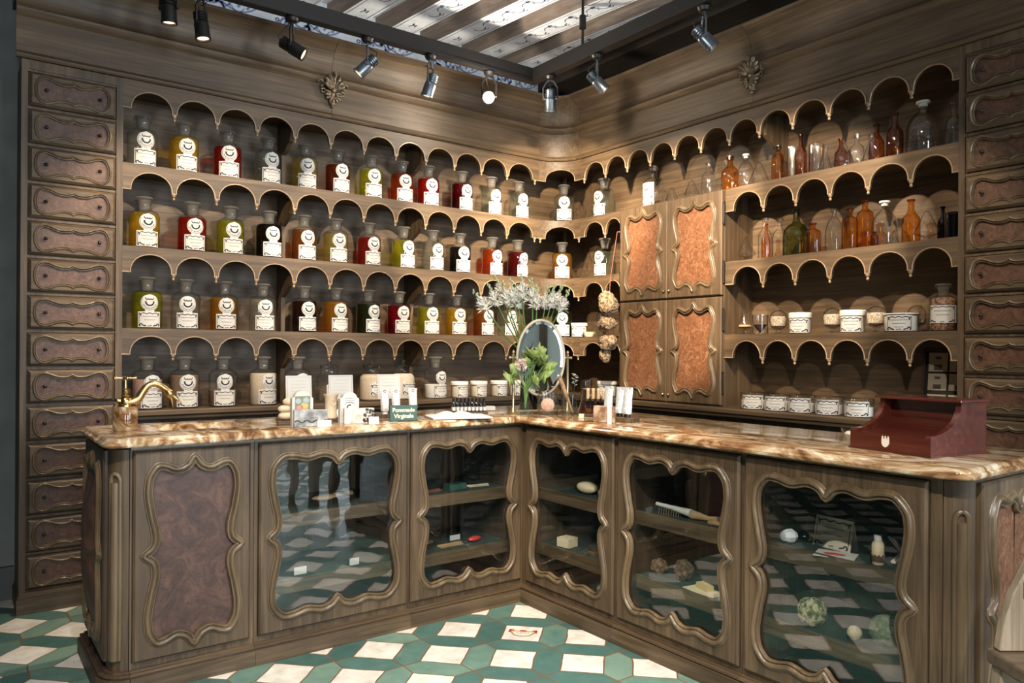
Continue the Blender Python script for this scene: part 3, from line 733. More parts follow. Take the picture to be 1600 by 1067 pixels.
def mould(F, P, t, wd=.03, h=.014, base=0.0):
    """double-beaded moulding along the outline"""
    nn = normals2(P); pr = [(-.42, -.6), (-.42, .22), (-.36, .50), (-.27, .52), (-.21, .26), (-.14, .22), (-.06, .74), (.08, 1.0), (.24, .96), (.36, .62), (.42, .30), (.50, .30), (.56, .16), (.60, -.6)]
    n = len(P); k = len(pr); vs = [F(p[0] + m[0] * d * wd, p[1] + m[1] * d * wd, t + e * h) for p, m in zip(P, nn) for d, e in pr]
    b = B(); b.add(vs, [(i * k + j, ((i + 1) % n) * k + j, ((i + 1) % n) * k + (j + 1) % k, i * k + (j + 1) % k) for i in range(n) for j in range(k)]); return b
def infill(F, P, w0, w1, grow=0.0):
    nn = normals2(P); n = len(P); Q = [(p[0] + m[0] * grow, p[1] + m[1] * grow) for p, m in zip(P, nn)]
    vs = [F(0, 0, w0), F(0, 0, w1)] + [F(*p, w0) for p in Q] + [F(*p, w1) for p in Q]
    fs = [(0, 2 + (i + 1) % n, 2 + i) for i in range(n)] + [(1, 2 + n + i, 2 + n + (i + 1) % n) for i in range(n)] + [(2 + i, 2 + (i + 1) % n, 2 + n + (i + 1) % n, 2 + n + i) for i in range(n)]
    b = B(); b.add(vs, fs); return b

# ---- door cupboard on the right wall
cup = thing('door_cupboard', 'walnut wall cupboard with four burl-panelled doors between the corner and the glassware shelves', 'cupboard', (XF, 3.14, LEDGE))
b = B(); x0, x1 = XF - .004, XR - .021
b.box(x0, x1, CB1, CB1 + .02, LEDGE, SH[0]); b.box(x0, x1, CB0 - .02, CB0, LEDGE, SH[0]); b.box(x0, x1, CB1 + .02, CB0 - .02, SH[0] - .02, SH[0]); b.box(x0, x1, CB1 + .02, CB0 - .02, LEDGE, LEDGE + .03); b.box(x0, x1, CB1 + .02, CB0 - .02, 1.548, 1.568)
b.build('carcass', wood_z, cup, smooth=0)
ym = (CB0 + CB1) / 2; hwid = (CB0 - CB1) / 4
for z0, z1, up in ((1.562, SH[0] - .006, 1), (LEDGE + .006, 1.552, 0)):
    for yc, side in ((ym + hwid, 'nearer the corner'), (ym - hwid, 'nearer the glassware')):
        zc = (z0 + z1) / 2; F = lambda u, v, w, yc=yc, zc=zc: (XF - .006 - w, yc + u, zc + v)
        P = outline('burl', .147, (z1 - z0) / 2 - .055)
        bl = ring_board(F, P, hwid - .002, (z1 - z0) / 2, .022, .005).build('door', wood_z, cup, ('upper' if up else 'lower') + ' door ' + side, smooth=30)
        mould(F, P, .022, .030, .012).build('moulding', wood_mould, bl, smooth=50)
        infill(F, P, .004, .010, .006).build('panel', burl_red, bl, smooth=0)
        kn = B(); ky = ym + (.022 if yc > ym else -.022); c = (XF - .036, ky, z0 + .045); kn.ball(c, .009, 10, 8); kn.tube([(XF - .028, ky, z0 + .045), (XF - .036, ky, z0 + .045)], .005, 8)
        kn.build('knob', brass, bl, smooth=60)
        hg = B(); hy = CB1 - .004 if yc < ym else CB0 + .004
        for hz in (z0 + .13, z1 - .13):
            hg.tube([(XF - .016, hy, hz - .055), (XF - .016, hy, hz + .055)], .006, 8); hg.ball((XF - .016, hy, hz + .06), .007, 8, 6); hg.ball((XF - .016, hy, hz - .06), .007, 8, 6)
        hg.build('hinge', iron, bl, smooth=60)

# ---- drawer towers
def tower(name, label, F0, u0, u1, origin, axis, wd):
    t = thing(name, label, 'drawer tower', origin)
    zb, zt, n = .094, 2.535, 14; p = (zt - zb) / n
    b = B()
    def bx(ua, ub, wa, wb, za, zb_):
        c = [F0(ua, za, wa), F0(ub, zb_, wb)]; b.box(min(c[0][0], c[1][0]), max(c[0][0], c[1][0]), min(c[0][1], c[1][1]), max(c[0][1], c[1][1]), za, zb_)
    bx(u0, u0 + .026, -.262, .002, zb, TOPZ - .002); bx(u1 - .03, u1, -.262, .002, zb, TOPZ - .002); bx(u0 + .026, u1 - .03, -.262, .002, zt + .004, TOPZ - .002)
    bx(u0 + .026, u1 - .03, -.262, -.02, zb, zt + .004)
    for k in range(n + 1): bx(u0 + .026, u1 - .03, -.02, -.004, zb + p * k - .006, zb + p * k + .006)
    b.build('carcass', wood_z, t, smooth=0)
    b = B(); bx(u0 - .01, u1 - .001, -.262, .045, 0, zb - .022); bx(u0 - .004, u1 - .001, -.262, .032, zb - .022, zb - .010); bx(u0, u1 - .001, -.262, .018, zb - .010, zb); b.build('plinth', wd, t, smooth=0)
    uc = (u0 + .026 + u1 - .03) / 2; hw = (u1 - .03 - u0 - .026) / 2 - .005; hh = p / 2 - .010
    proto = None
    for k in range(n):
        zc = zb + p * (k + .5)
        if proto is None:
            F = lambda u, v, w: F0(uc + u, zc + v, w)
            P = outline('drawer', hw - .026, hh - .017, 7)
            dr = ring_board(F, P, hw, hh, .016, .011).build('drawer', wd, t, smooth=30)
            mould(F, P, .012, .020, .010).build('moulding', wood_mould, dr, smooth=50)
            infill(F, P, -.002, .004, .004).build('panel', burl_drawer, dr, smooth=0)
            for s in (-1, 1):
                kb = B(); pts = [F(s * hw * .62, .0, .004), F(s * hw * .62, .0, .014)]; kb.tube(pts, .004, 8); kb.ball(F(s * hw * .62, 0, .018), .0085, 10, 8); kb.build('knob', knob_m, dr, smooth=60)
            proto = dr
        else:
            c = copy_tree(proto, t); c.location = (0, 0, p * k)
    return t
tower('drawer_tower', 'tall narrow walnut tower of burl-fronted drawers left of the bottle shelves', lambda u, v, w: (u, YF - w, v), .254, .681, (.46, YF, 0), 'X', wood_x)
tower('drawer_tower', 'tall walnut tower of burl-fronted drawers at the right edge, beyond the glassware shelves', lambda u, v, w: (XF - w, -u, v), -1.491, -1.075, (XF, 1.28, 0), 'Y', wood_y)
# ================================================================ the L-shaped counter
YD, XD = 2.99, 2.29                          # door planes of the two runs
MZ = .915                                    # marble top
pane_felt = plain('dark_green_felt', (.014, .03, .026), .9)
def counter_unit(label, F, ua, ub, da, db, kind, depth=.52, pe=0.0):
    """cabinet unit from ua to ub along the run, its door from da to db; F(u, v, w): w outward"""
    o = F(ua, 0, 0); t = thing('counter_cabinet', label, 'cabinet', (o[0], o[1], 0))
    def bx(b, u0, u1, w0, w1, z0, z1):
        p, q = F(u0, z0, w0), F(u1, z1, w1); b.box(min(p[0], q[0]), max(p[0], q[0]), min(p[1], q[1]), max(p[1], q[1]), z0, z1)
    b = B()
    if kind == 'glass':
        bx(b, ua + .001, ua + .018, -depth, -.002, .085, .872); bx(b, ub - .018, ub - .001, -depth, -.002, .085, .872)
        bx(b, ua + .018, ub - .018, -depth, -depth + .015, .085, .872); bx(b, ua + .018, ub - .018, -depth + .015, -.002, .075, .092); bx(b, ua + .018, ub - .018, -depth + .015, -.002, .86, .872)
    else:
        bx(b, ua + .001, ub - .001, -depth, -.002, .085, .872)
    b.build('carcass', wood_dark if kind == 'glass' else wood_z, t, smooth=0)
    b = B()                                  # face rails and stiles round the door
    bx(b, ua + .001, ub - .001, -.001, .006, .868, .884)
    bx(b, ua + .001, ub - .001, -.001, .004, .078, .102)
    if da - ua > .004: bx(b, ua + .001, da - .003, -.001, .005, .102, .868)
    if ub - db > .004: bx(b, db + .003, ub - .001, -.001, .005, .102, .868)
    b.build('face_frame', wood_z, t, smooth=0)
    b = B()
    for w1, z0, z1 in ((.040, 0, .060), (.026, .060, .066), (.032, .066, .074), (.016, .074, .080)): bx(b, ua + .0005, ub - .0005 - pe * (w1 + .002), -depth * .5, w1, z0, z1)
    b.build('plinth', wood_x if F is FLd else wood_y, t, smooth=0)
    b = B(); bx(b, ua + .001, ub - .001 - pe * .020, -.02, .018, .872, .884); b.build('top_rail', wood_mould, t, smooth=0)
    uc, hw = (da + db) / 2, (db - da) / 2; z0, z1 = .105, .865; zc, hh = (z0 + z1) / 2, (z1 - z0) / 2
    G = lambda u, v, w: F(uc + u, zc + v, w)
    P = outline('burl' if kind == 'burl' else 'glass', hw - .052, hh - .055)
    dr = ring_board(G, P, hw, hh, .020, .007).build('door', wood_z, t, smooth=30)
    mould(G, P, .020, .034, .014).build('moulding', wood_mould, dr, smooth=50)
    if kind == 'burl': infill(G, P, .004, .010, .008).build('panel', burl_dark, dr, smooth=0)
    else:
        infill(G, P, .006, .010, .008).build('glass_pane', glass_wavy if 'wavy' in label else glass_pane, dr, 'old glass pane', smooth=0)
        for z in (.55, .275):
            b = B(); bx(b, ua + .019, ub - .019, -.10, -.085, z - .056, z); bx(b, ua + .019, ub - .019, -depth + .016, -.10, z - .02, z - .008)
            sh = b.build('shelf', wood_x if F is FLd else wood_y, t, smooth=0)
            b = B(); bx(b, ua + .02, ub - .02, -depth + .017, -.101, z - .0079, z - .004); b.build('felt', pane_felt, sh, smooth=0)
    return t
FLd = lambda u, v, w: (u, YD - w, v)
FRd = lambda u, v, w: (XD - w, u, v)
cA = counter_unit('closed counter cabinet with dark burl door at the left end of the counter', FLd, .515, .957, .525, .940, 'burl')
cB = counter_unit('glazed counter cabinet with wide wavy glass reflecting the floor, beside the burl door', FLd, .957, 1.642, .975, 1.633, 'glass')
cC = counter_unit('glazed counter cabinet left of the inner corner', FLd, 1.642, 2.289, 1.652, 2.272, 'glass')
cD = counter_unit('narrowest glazed counter cabinet right of the inner corner', FRd, 2.316, 2.989, 2.328, 2.938, 'glass', pe=1)
cE = counter_unit('middle glazed counter cabinet of the right run, with the long brush inside', FRd, 1.676, 2.316, 1.686, 2.302, 'glass')
cF = counter_unit('glazed counter cabinet at the right end holding the folded card and round sponges', FRd, 1.000, 1.676, 1.036, 1.664, 'glass')
# left end: rounded post with reed and bulging side panel
def end_post(parent, cx, cy, a0, a1, r, F_reed):
    b = B(); pts = [(cx + r * cos(a0 + (a1 - a0) * i / 10), cy + r * sin(a0 + (a1 - a0) * i / 10)) for i in range(11)]
    b.prism([(cx, cy)] + pts, .08, .872); b.build('corner_post', wood_z, parent, smooth=30)
    b = B(); am = (a0 + a1) / 2
    def pt(da, rr, z): return (cx + rr * cos(am + da), cy + rr * sin(am + da), z)
    for s in (-1, 1): b.tube([pt(s * .30, r + .002, z) for z in (.12, .45, .76)] + [pt(s * .30 * cos(t), r + .003, .76 + .026 * sin(t)) for t in (.4, .8, 1.2, 1.57)], .008, 8)
    b.tube([pt(0, r + .001, z) for z in (.12, .45, .755)], [.016, .017, .014], 10)
    b.build('reed_moulding', wood_mould, parent, smooth=50)
    b = B()
    for rr, z0, z1 in ((r + .040, 0, .060), (r + .026, .060, .066), (r + .032, .066, .074), (r + .016, .074, .080)):
        b.prism([(cx, cy)] + [(cx + rr * cos(a0 + (a1 - a0) * i / 10), cy + rr * sin(a0 + (a1 - a0) * i / 10)) for i in range(11)], z0, z1)
    b.build('post_plinth', wood_z, parent, smooth=30)
end_post(cA, .514, 3.049, pi, 1.5 * pi, .058, None)
FE = lambda u, v, w: (.456 - w, u, v)
b = B(); b.box(.456, .514, 3.05, 3.51, .085, .872); b.build('end_carcass', wood_dark, cA, smooth=0)
b = B()
for w1, z0, z1 in ((.040, 0, .060), (.026, .060, .066), (.032, .066, .074), (.016, .074, .080)): b.box(.456 - w1, .60, 3.05, 3.51, z0, z1)
b.build('end_plinth', wood_dark, cA, smooth=0)
G = lambda u, v, w: FE(3.28 + u, .485 + v, w)
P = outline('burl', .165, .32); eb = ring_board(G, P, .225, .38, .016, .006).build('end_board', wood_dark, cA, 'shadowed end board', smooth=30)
mould(G, P, .016, .04, .016).build('moulding', wood_mould, eb, smooth=50)
nn = normals2(P); b = B()
rg = [[G(p[0] * s, p[1] * s, .006 + .05 * (1 - s * s)) for p in P] for s in (1.0, .8, .6, .4, .2)]
n = len(P); b.add([q for r in rg for q in r] + [G(0, 0, .056)], [(k * n + i, k * n + (i + 1) % n, (k + 1) * n + (i + 1) % n, (k + 1) * n + i) for k in range(4) for i in range(n)] + [(4 * n + i, 4 * n + (i + 1) % n, 5 * n) for i in range(n)])
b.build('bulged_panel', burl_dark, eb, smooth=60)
# right end: rounded post and burl end panel facing the camera side
end_post(cF, 2.349, .999, pi, 1.5 * pi, .058, None)
b = B(); b.box(2.35, 2.86, .942, .999, .085, .872); b.build('end_carcass', wood_z, cF, smooth=0)
b = B()
for w1, z0, z1 in ((.040, 0, .060), (.026, .060, .066), (.032, .066, .074), (.016, .074, .080)): b.box(2.35, 2.86, .942 - w1, 1.05, z0, z1)
b.build('end_plinth', wood_x, cF, smooth=0)
FEr = lambda u, v, w: (u, .942 - w, v); G = lambda u, v, w: FEr(2.605 + u, .485 + v, w)
P = outline('glass', .185, .325); eb = ring_board(G, P, .240, .38, .018, .006).build('end_board', wood_z, cF, smooth=30)
mould(G, P, .018, .04, .016).build('moulding', wood_mould, eb, smooth=50)
infill(G, P, .004, .010, .008).build('panel', burl_red, eb, smooth=0)

# ---- marble worktop, L-shaped, with a sunk basin
def rounded(poly, radii, n=6):
    out = []
    for i, p in enumerate(poly):
        r = radii[i]
        if not r: out.append(p); continue
        a = Vector(poly[i - 1]) - Vector(p); c = Vector(poly[(i + 1) % len(poly)]) - Vector(p); a.normalize(); c.normalize()
        ce = Vector(p) + (a + c) * r; s = Vector(p) + a * r - ce; e = Vector(p) + c * r - ce
        for k in range(n + 1):
            t = k / n * pi / 2; q = ce + s * cos(t) + e * sin(t); out.append((q.x, q.y))
    return out
poly = [(.425, 2.928), (2.222, 2.928), (2.222, .905), (2.90, .905), (2.90, 3.55), (.425, 3.55)]
rad = [.055, 0, .055, .04, 0, .03]
nP = rounded(poly, rad); nn = normals2(nP)
layers = [(-.030, .8845), (-.004, .8845), (.0, .889), (.0, .897), (-.004, .901), (-.010, .903), (-.012, .908), (-.018, .913), (-.026, MZ)]
b = B(); n = len(nP)
for d, z in layers: b.v += [(p[0] + m[0] * d, p[1] + m[1] * d, z) for p, m in zip(nP, nn)]
for k in range(len(layers) - 1):
    for i in range(n): b.f.append([k * n + i, k * n + (i + 1) % n, (k + 1) * n + (i + 1) % n, (k + 1) * n + i]); b.m.append(0)
me = bpy.data.meshes.new('tmp'); me.from_pydata(b.v, [], b.f); bm = bmesh.new(); bm.from_mesh(me); bm.verts.ensure_lookup_table(); bm.edges.ensure_lookup_table()
top = [bm.verts[(len(layers) - 1) * n + i] for i in range(n)]
hole = [(.66, 3.17), (1.00, 3.17), (1.00, 3.42), (.66, 3.42)]
hv = [bm.verts.new((x, y, MZ)) for x, y in hole]; hb = [bm.verts.new((x + (.015 if x < .8 else -.015), y + (.015 if y < 3.3 else -.015), MZ - .028)) for x, y in hole]
ed = [bm.edges.get((top[i], top[(i + 1) % n])) or bm.edges.new((top[i], top[(i + 1) % n])) for i in range(n)] + [bm.edges.new((hv[i], hv[(i + 1) % 4])) for i in range(4)]
bmesh.ops.triangle_fill(bm, use_beauty=True, use_dissolve=False, edges=ed)
for i in range(4): bm.faces.new((hv[i], hv[(i + 1) % 4], hb[(i + 1) % 4], hb[i]))
bm.faces.new(hb)
bm.verts.ensure_lookup_table(); bt = [bm.verts[i] for i in range(n)]
e2 = [bm.edges.get((bt[i], bt[(i + 1) % n])) for i in range(n)]
bmesh.ops.triangle_fill(bm, use_beauty=True, use_dissolve=False, edges=e2)
b = B(); bm.verts.index_update(); b.v = [tuple(v.co) for v in bm.verts]; b.f = [[v.index for v in f.verts] for f in bm.faces]; b.m = [0] * len(b.f); bm.free()
wt = b.build('marble_worktop', marble_m, smooth=35)
tag(wt, 'honey and cream veined marble worktop running round the L-shaped counter', 'worktop')
# ================================================================ crest-labelled bottles
def arcp(cx, cy, r, a0, a1, n=12, sy=1): return [(cx + r * cos(radians(a0 + (a1 - a0) * i / n)), cy + sy * r * sin(radians(a0 + (a1 - a0) * i / n))) for i in range(n + 1)]
def scrib(x0, x1, y, amp, seed):
    rnd = random.Random(seed); n = int((x1 - x0) / .0035); return [(x0 + (x1 - x0) * i / n, y + amp * sin(i * 1.9) * (.4 + rnd.random())) for i in range(n + 1)]
def crest_strokes(b, mp, cx, cy, k, mi=0):
    b.ribbon([(cx + x, cy + y) for x, y in arcp(0, 0, .0385 * k, 150, 390, 20)], .0020 * k, mp, mi)
    b.ribbon([(cx + x, cy + y) for x, y in arcp(0, .004 * k, .019 * k, 172, 368, 16)], .0078 * k, mp, mi)
    for i in range(11):
        a = radians(200 + 14 * i); b.ribbon([(cx + .027 * k * cos(a), cy + .027 * k * sin(a)), (cx + .033 * k * cos(a), cy + .033 * k * sin(a))], .0036 * k, mp, mi)
    for s in (-1, 0, 1): b.ribbon([(cx + s * .012 * k + x, cy + .022 * k + y) for x, y in arcp(0, 0, .0062 * k, 190, 350, 8)], .0048 * k, mp, mi)
    for s in (-1, 1): b.ribbon([(cx + s * .019 * k, cy + .027 * k), (cx + s * .020 * k, cy + .020 * k)], .003 * k, mp, mi)
def label_strokes(b, mp, hw, y0, y1, seed, mi=0, lines=3):
    m = .006; h = y1 - y0
    for p in ([(-hw + m, y0 + m), (-hw + m, y1 - m)], [(hw - m, y0 + m), (hw - m, y1 - m)]): b.ribbon([(p[0][0], p[0][1] + (p[1][1] - p[0][1]) * i / 4) for i in range(5)], .0026, mp, mi)
    for s in (-1, 1):                        # swags along the top, corner flourishes
        b.ribbon([(s * x, y1 - m - .001 - .005 * sin(x / hw * pi * 2) ** 2) for x in [hw * .9 * i / 10 for i in range(11)]], .0040, mp, mi)
        b.ribbon([(s * x, y) for x, y in arcp(hw - .016, y0 + .010, .007, -60, 200, 10)], .0055, mp, mi)
        b.ribbon([(s * (hw - .012), y1 - .012), (s * (hw - .016), y1 - .024)], .0055, mp, mi)
        b.ribbon([(s * (hw - .026), y0 + .010), (s * (hw - .040), y0 + .006)], .0055, mp, mi)
    b.ribbon([(x, y0 + .007 + .002 * sin(x * 400)) for x in [-.010 + .002 * i for i in range(11)]], .0028, mp, mi)
    for k in range(lines):
        y = y0 + h * (.68 - .22 * k); w = hw * (.62 - .14 * k)
        b.ribbon(scrib(-w, w, y, .0022, seed + k), .0018, mp, mi)
def cyl(r, z0=0): return lambda u, v: (r * sin(u / r), -r * cos(u / r), v + z0)
def patch(b, mp, x0, x1, y0, y1, n=10, mi=0):
    vs = [mp(x0 + (x1 - x0) * i / n, y) for i in range(n + 1) for y in (y0, y1)]; b.add(vs, [(2 * i, 2 * i + 2, 2 * i + 3, 2 * i + 1) for i in range(n)], mi)
def discp(b, mp, cx, cy, r, mi=0):
    rows = 10
    for i in range(rows):
        ya, yb = -r + 2 * r * i / rows, -r + 2 * r * (i + 1) / rows; xa, xb = sqrt(max(0, r * r - ya * ya)), sqrt(max(0, r * r - yb * yb)); n = 6
        vs = [mp(cx + (-xa + 2 * xa * k / n), cy + ya) for k in range(n + 1)] + [mp(cx + (-xb + 2 * xb * k / n), cy + yb) for k in range(n + 1)]
        b.add(vs, [(k, k + 1, n + 2 + k, n + 1 + k) for k in range(n)], mi)
def mesh_only(b, name, mats, smooth=40, normals=True):
    o = b.build(name, mats, smooth=smooth, normals=normals); me = o.data; bpy.data.objects.remove(o); return me
BR = .0735
bottle_prof = [(0, 0), (BR - .006, 0), (BR, .006), (BR, .168), (BR - .003, .180), (BR - .012, .191), (.046, .199), (.036, .204), (.033, .212), (.033, .238), (.037, .243), (.046, .246), (.047, .250), (.044, .252), (.034, .252)]
g = B(); g.lathe(bottle_prof, 32); ME_GLASS = mesh_only(g, 'bottle_glass', glass_c, 50)
g = B(); g.lathe([(0, .2), (.024, .2), (.030, .243), (.0315, .252), (.030, .256), (.040, .258), (.043, .262), (.040, .268), (0, .270)], 24); ME_STOP = mesh_only(g, 'ground_glass_stopper', frosted, 40)
LB = cyl(BR + .0008); LI = cyl(BR + .0016)
g = B(); patch(g, LB, -.057, .057, .008, .088, 16); patch(g, LB, -.022, .022, .086, .100, 6); discp(g, LB, 0, .134, .043); ME_LABEL = mesh_only(g, 'bottle_label', paper, 60, False)
ME_INK = []
for s in range(4):
    g = B(); crest_strokes(g, LI, 0, .134, 1.0); label_strokes(g, LI, .057, .008, .088, 10 * s, lines=2 + s % 2); ME_INK.append(mesh_only(g, 'label_print', ink, 0, False))
def fill_mesh(h):
    r = BR - .004; pr = [(0, .004), (r - .004, .004), (r, .010)]
    for rr, z in ((r, .168), (r - .003, .179), (r - .012, .189), (.043, .197), (.033, .202)):
        if z < h: pr.append((rr, z))
    last = pr[-1]
    if h > last[1]: pr.append((last[0] if h < .168 else max(.03, last[0] - .004), h))
    pr.append((0, pr[-1][1])); f = B(); f.lathe(pr, 28); return f
FILL = {}
def mesh_child(name, me, parent, label=None):
    o = bpy.data.objects.new(name, me); COL.objects.link(o); o.parent = parent
    if label: o['label'] = label
    return o
def crest_bottle(x, y, z, rz, colour, lvl, label, group, powder=None, scale=1.0):
    t = thing('apothecary_bottle', label, 'bottle', (x, y, z), rz, group, world=False); t.scale = (scale,) * 3
    mesh_child('glass_body', ME_GLASS, t); mesh_child('stopper', ME_STOP, t)
    lb = mesh_child('paper_label', ME_LABEL, t); mesh_child('label_print', random.choice(ME_INK), lb)
    m = POW[powder] if powder else LIQ['water' if colour == 'clear' else colour]
    key = (powder or colour, round(lvl, 3))
    if key not in FILL: FILL[key] = mesh_only(fill_mesh(lvl), 'contents', m, 40)
    mesh_child('powder' if powder else 'liquid', FILL[key], t)
    return t
rows = [
 ('top', SH[0], [(.788, 'clear'), (.990, 'yellow'), (1.217, 'red'), (1.440, 'clear'), (1.660, 'pale yellow'), (1.862, 'red-brown'), (2.081, 'yellow-green'), (2.300, 'orange-red'), (2.492, 'red'), (2.752, 'dark red'), (2.997, 'clear'), (3.232, 'clear')]),
 ('second', SH[1], [(.800, 'yellow'), (1.033, 'red'), (1.234, 'yellow-green'), (1.448, 'near-black'), (1.655, 'amber-brown'), (1.852, 'pale yellow'), (2.073, 'red'), (2.312, 'yellow-green'), (2.528, 'clear'), (2.742, 'near-black'), (3.008, 'orange-red'), (3.226, 'dark red')]),
 ('third', SH[2], [(.815, 'yellow-green'), (1.004, 'clear'), (1.203, 'amber'), (1.414, 'clear'), (1.659, 'dark brown'), (1.858, 'amber'), (2.073, 'dark green'), (2.282, 'crimson'), (2.497, 'yellow-green'), (2.714, 'yellow'), (2.938, 'amber-brown'), (3.145, 'clear')])]
for rn, z, lst in rows:
    for i, (x, c) in enumerate(lst):
        lvl = .185 + random.uniform(-.012, .004)
        if rn == 'third' and c == 'clear': lvl = .178
        crest_bottle(x, 4.283 + random.uniform(-.006, .006), z + .0005, radians(random.uniform(-9, 9)), c, lvl, 'crest-labelled apothecary bottle of %s liquid, %s in the %s row from the drawer tower' % (c, ORD[i], rn), 'apothecary bottles, %s row' % rn)
crest_bottle(3.553, 4.165, SH[0] + .0005, radians(-38), 'clear', .178, 'crest-labelled bottle of clear liquid on the top concave corner shelf', 'apothecary bottles in the corner')
crest_bottle(3.545, 4.172, SH[1] + .0005, radians(-40), 'amber', .186, 'crest-labelled bottle of amber liquid on the middle concave corner shelf', 'apothecary bottles in the corner')
crest_bottle(3.548, 4.170, SH[2] + .0005, radians(-40), 'dark green', .184, 'crest-labelled bottle of dark green liquid on the lowest corner shelf, beside a white jar', 'apothecary bottles in the corner')
crest_bottle(3.640, 3.838, SH[0] + .0005, radians(-84), 'clear', .172, 'crest-labelled clear bottle on the top shelf between corner and door cupboard', 'apothecary bottles in the corner')
crest_bottle(3.640, 3.828, SH[1] + .0005, radians(-82), 'clear', .172, 'crest-labelled clear bottle on the middle shelf against the door cupboard', 'apothecary bottles in the corner')
# bottom row: powders, first five crest bottles then plain jars
for i, (x, pw, lv) in enumerate([(.806, 'pinkish powder', .150), (.985, 'brown powder', .170), (1.182, 'brown powder', .088), (1.400, 'beige powder', .176), (1.590, 'beige powder', .12)]):
    t = crest_bottle(x, 4.195 if x > 1.5 else 4.22, LEDGE + .0005, radians(random.uniform(-8, 14)), None, lv, 'crest-labelled glass bottle holding %s, %s on the bottom ledge from the drawer tower' % (pw, ORD[i]), 'powder bottles on the bottom ledge', powder=pw)
crest_bottle(2.526, 4.235, LEDGE + .0005, radians(6), None, .088, 'tall crest-labelled bottle of white powder beside the row of white jars', 'powder bottles on the bottom ledge', powder='white powder')
# wide-necked jars with knob stoppers
KR = .076
g = B(); g.lathe([(0, 0), (KR - .008, 0), (KR, .008), (KR, .135), (KR - .006, .152), (KR - .022, .166), (.052, .174), (.052, .205), (.056, .211), (.052, .213)], 30); ME_KJ = mesh_only(g, 'jar_glass', glass_c, 50)
g = B(); g.lathe([(0, .199), (.050, .201), (.056, .213), (.054, .217), (.014, .221), (.009, .230), (.013, .238), (.014, .247), (.008, .256), (0, .258)], 24); ME_KS = mesh_only(g, 'knob_stopper', glass_thin, 40)
KL, KI = cyl(KR + .0008), cyl(KR + .0016)
g = B(); patch(g, KL, -.055, .055, .035, .105, 14); ME_KLAB = mesh_only(g, 'jar_label', paper, 60, False)
g = B(); label_strokes(g, KI, .055, .035, .105, 77, lines=3); ME_KINK = mesh_only(g, 'label_print', ink, 0, False)
for i, (x, pw, lv) in enumerate([(1.793, None, 0), (2.068, 'beige powder', .160), (2.285, 'cream powder', .162)]):
    t = thing('stoppered_jar', ['empty wide-necked glass jar with knob stopper behind the middle white card', 'wide-necked glass jar of beige powder, knob stoppered, in the middle of the bottom ledge', 'wide-necked glass jar of cream powder partly behind the right white card'][i], 'jar', (x, 4.225, LEDGE + .0005), radians(8), 'wide-necked jars on the bottom ledge', world=False)
    mesh_child('glass_body', ME_KJ, t); mesh_child('stopper', ME_KS, t); lb = mesh_child('paper_label', ME_KLAB, t); mesh_child('label_print', ME_KINK, lb)
    if pw:
        f = B(); r = KR - .004; f.lathe([(0, .004), (r - .006, .004), (r, .011), (r, .135), (r - .006, .150), (r - .020, lv), (0, lv)], 26); mesh_child('powder', mesh_only(f, 'powder', POW[pw], 40), t)
# small lidded white jars
def white_jar(x, y, z, rz, r, h, label, group, contents='white powder', lid=.022, seed=0, name='lidded_jar', wide=False):
    t = thing(name, label, 'jar', (x, y, z), rz, group, world=False)
    g = B(); g.lathe([(0, 0), (r - .004, 0), (r, .004), (r, h - lid), (r - .002, h - lid + .001)], 28); g.build('glass_body', glass_c, t, smooth=50)
    f = B(); q = r - .003; f.lathe([(0, .003), (q - .003, .003), (q, .006), (q, h - lid - .008 - (.012 if wide else 0)), (0, h - lid - .005 - (.012 if wide else 0))], 24); f.build('contents', POW[contents], t, smooth=40)
    f = B(); f.lathe([(0, h - lid), (r + .002, h - lid), (r + .003, h - lid + .004), (r + .003, h - .003), (r, h), (0, h)], 28); f.build('lid', glass_thin if wide else POW['white powder'], t, smooth=40)
    p = B(); mp = cyl(r + .0008); w = min(r * 1.05, .06); patch(p, mp, -w, w, .004, h - lid - .004 + (lid * .6 if wide else 0), 12); lb = p.build('paper_label', paper, t, smooth=60, normals=False)
    k = B(); label_strokes(k, cyl(r + .0016), w, .004, h - lid - .004 + (lid * .6 if wide else 0), 31 + seed, lines=3); k.build('label_print', ink, lb, smooth=0, normals=False)
    return t
jl = ['left of three white lidded jars beside the white powder bottle', 'middle of three white lidded jars beside the white powder bottle', 'right of three white lidded jars beside the white powder bottle', 'white lidded jar half hidden behind the table mirror post']
for i, x in enumerate((2.690, 2.842, 3.008, 3.160)): white_jar(x, 4.20, LEDGE + .0005, radians(12), .056, .105, jl[i], 'white lidded jars on the bottom ledge', 'cream powder', seed=i)
white_jar(3.60, 4.045, SH[2] + .0005, radians(-50), .056, .100, 'white lidded jar beside the dark green bottle on the lowest corner shelf', 'white jars in the corner', seed=7)
white_jar(3.62, 3.775, LEDGE + .0005, radians(-62), .066, .105, 'white lidded jar on the corner ledge beside a glass tumbler', 'white jars in the corner', seed=8)
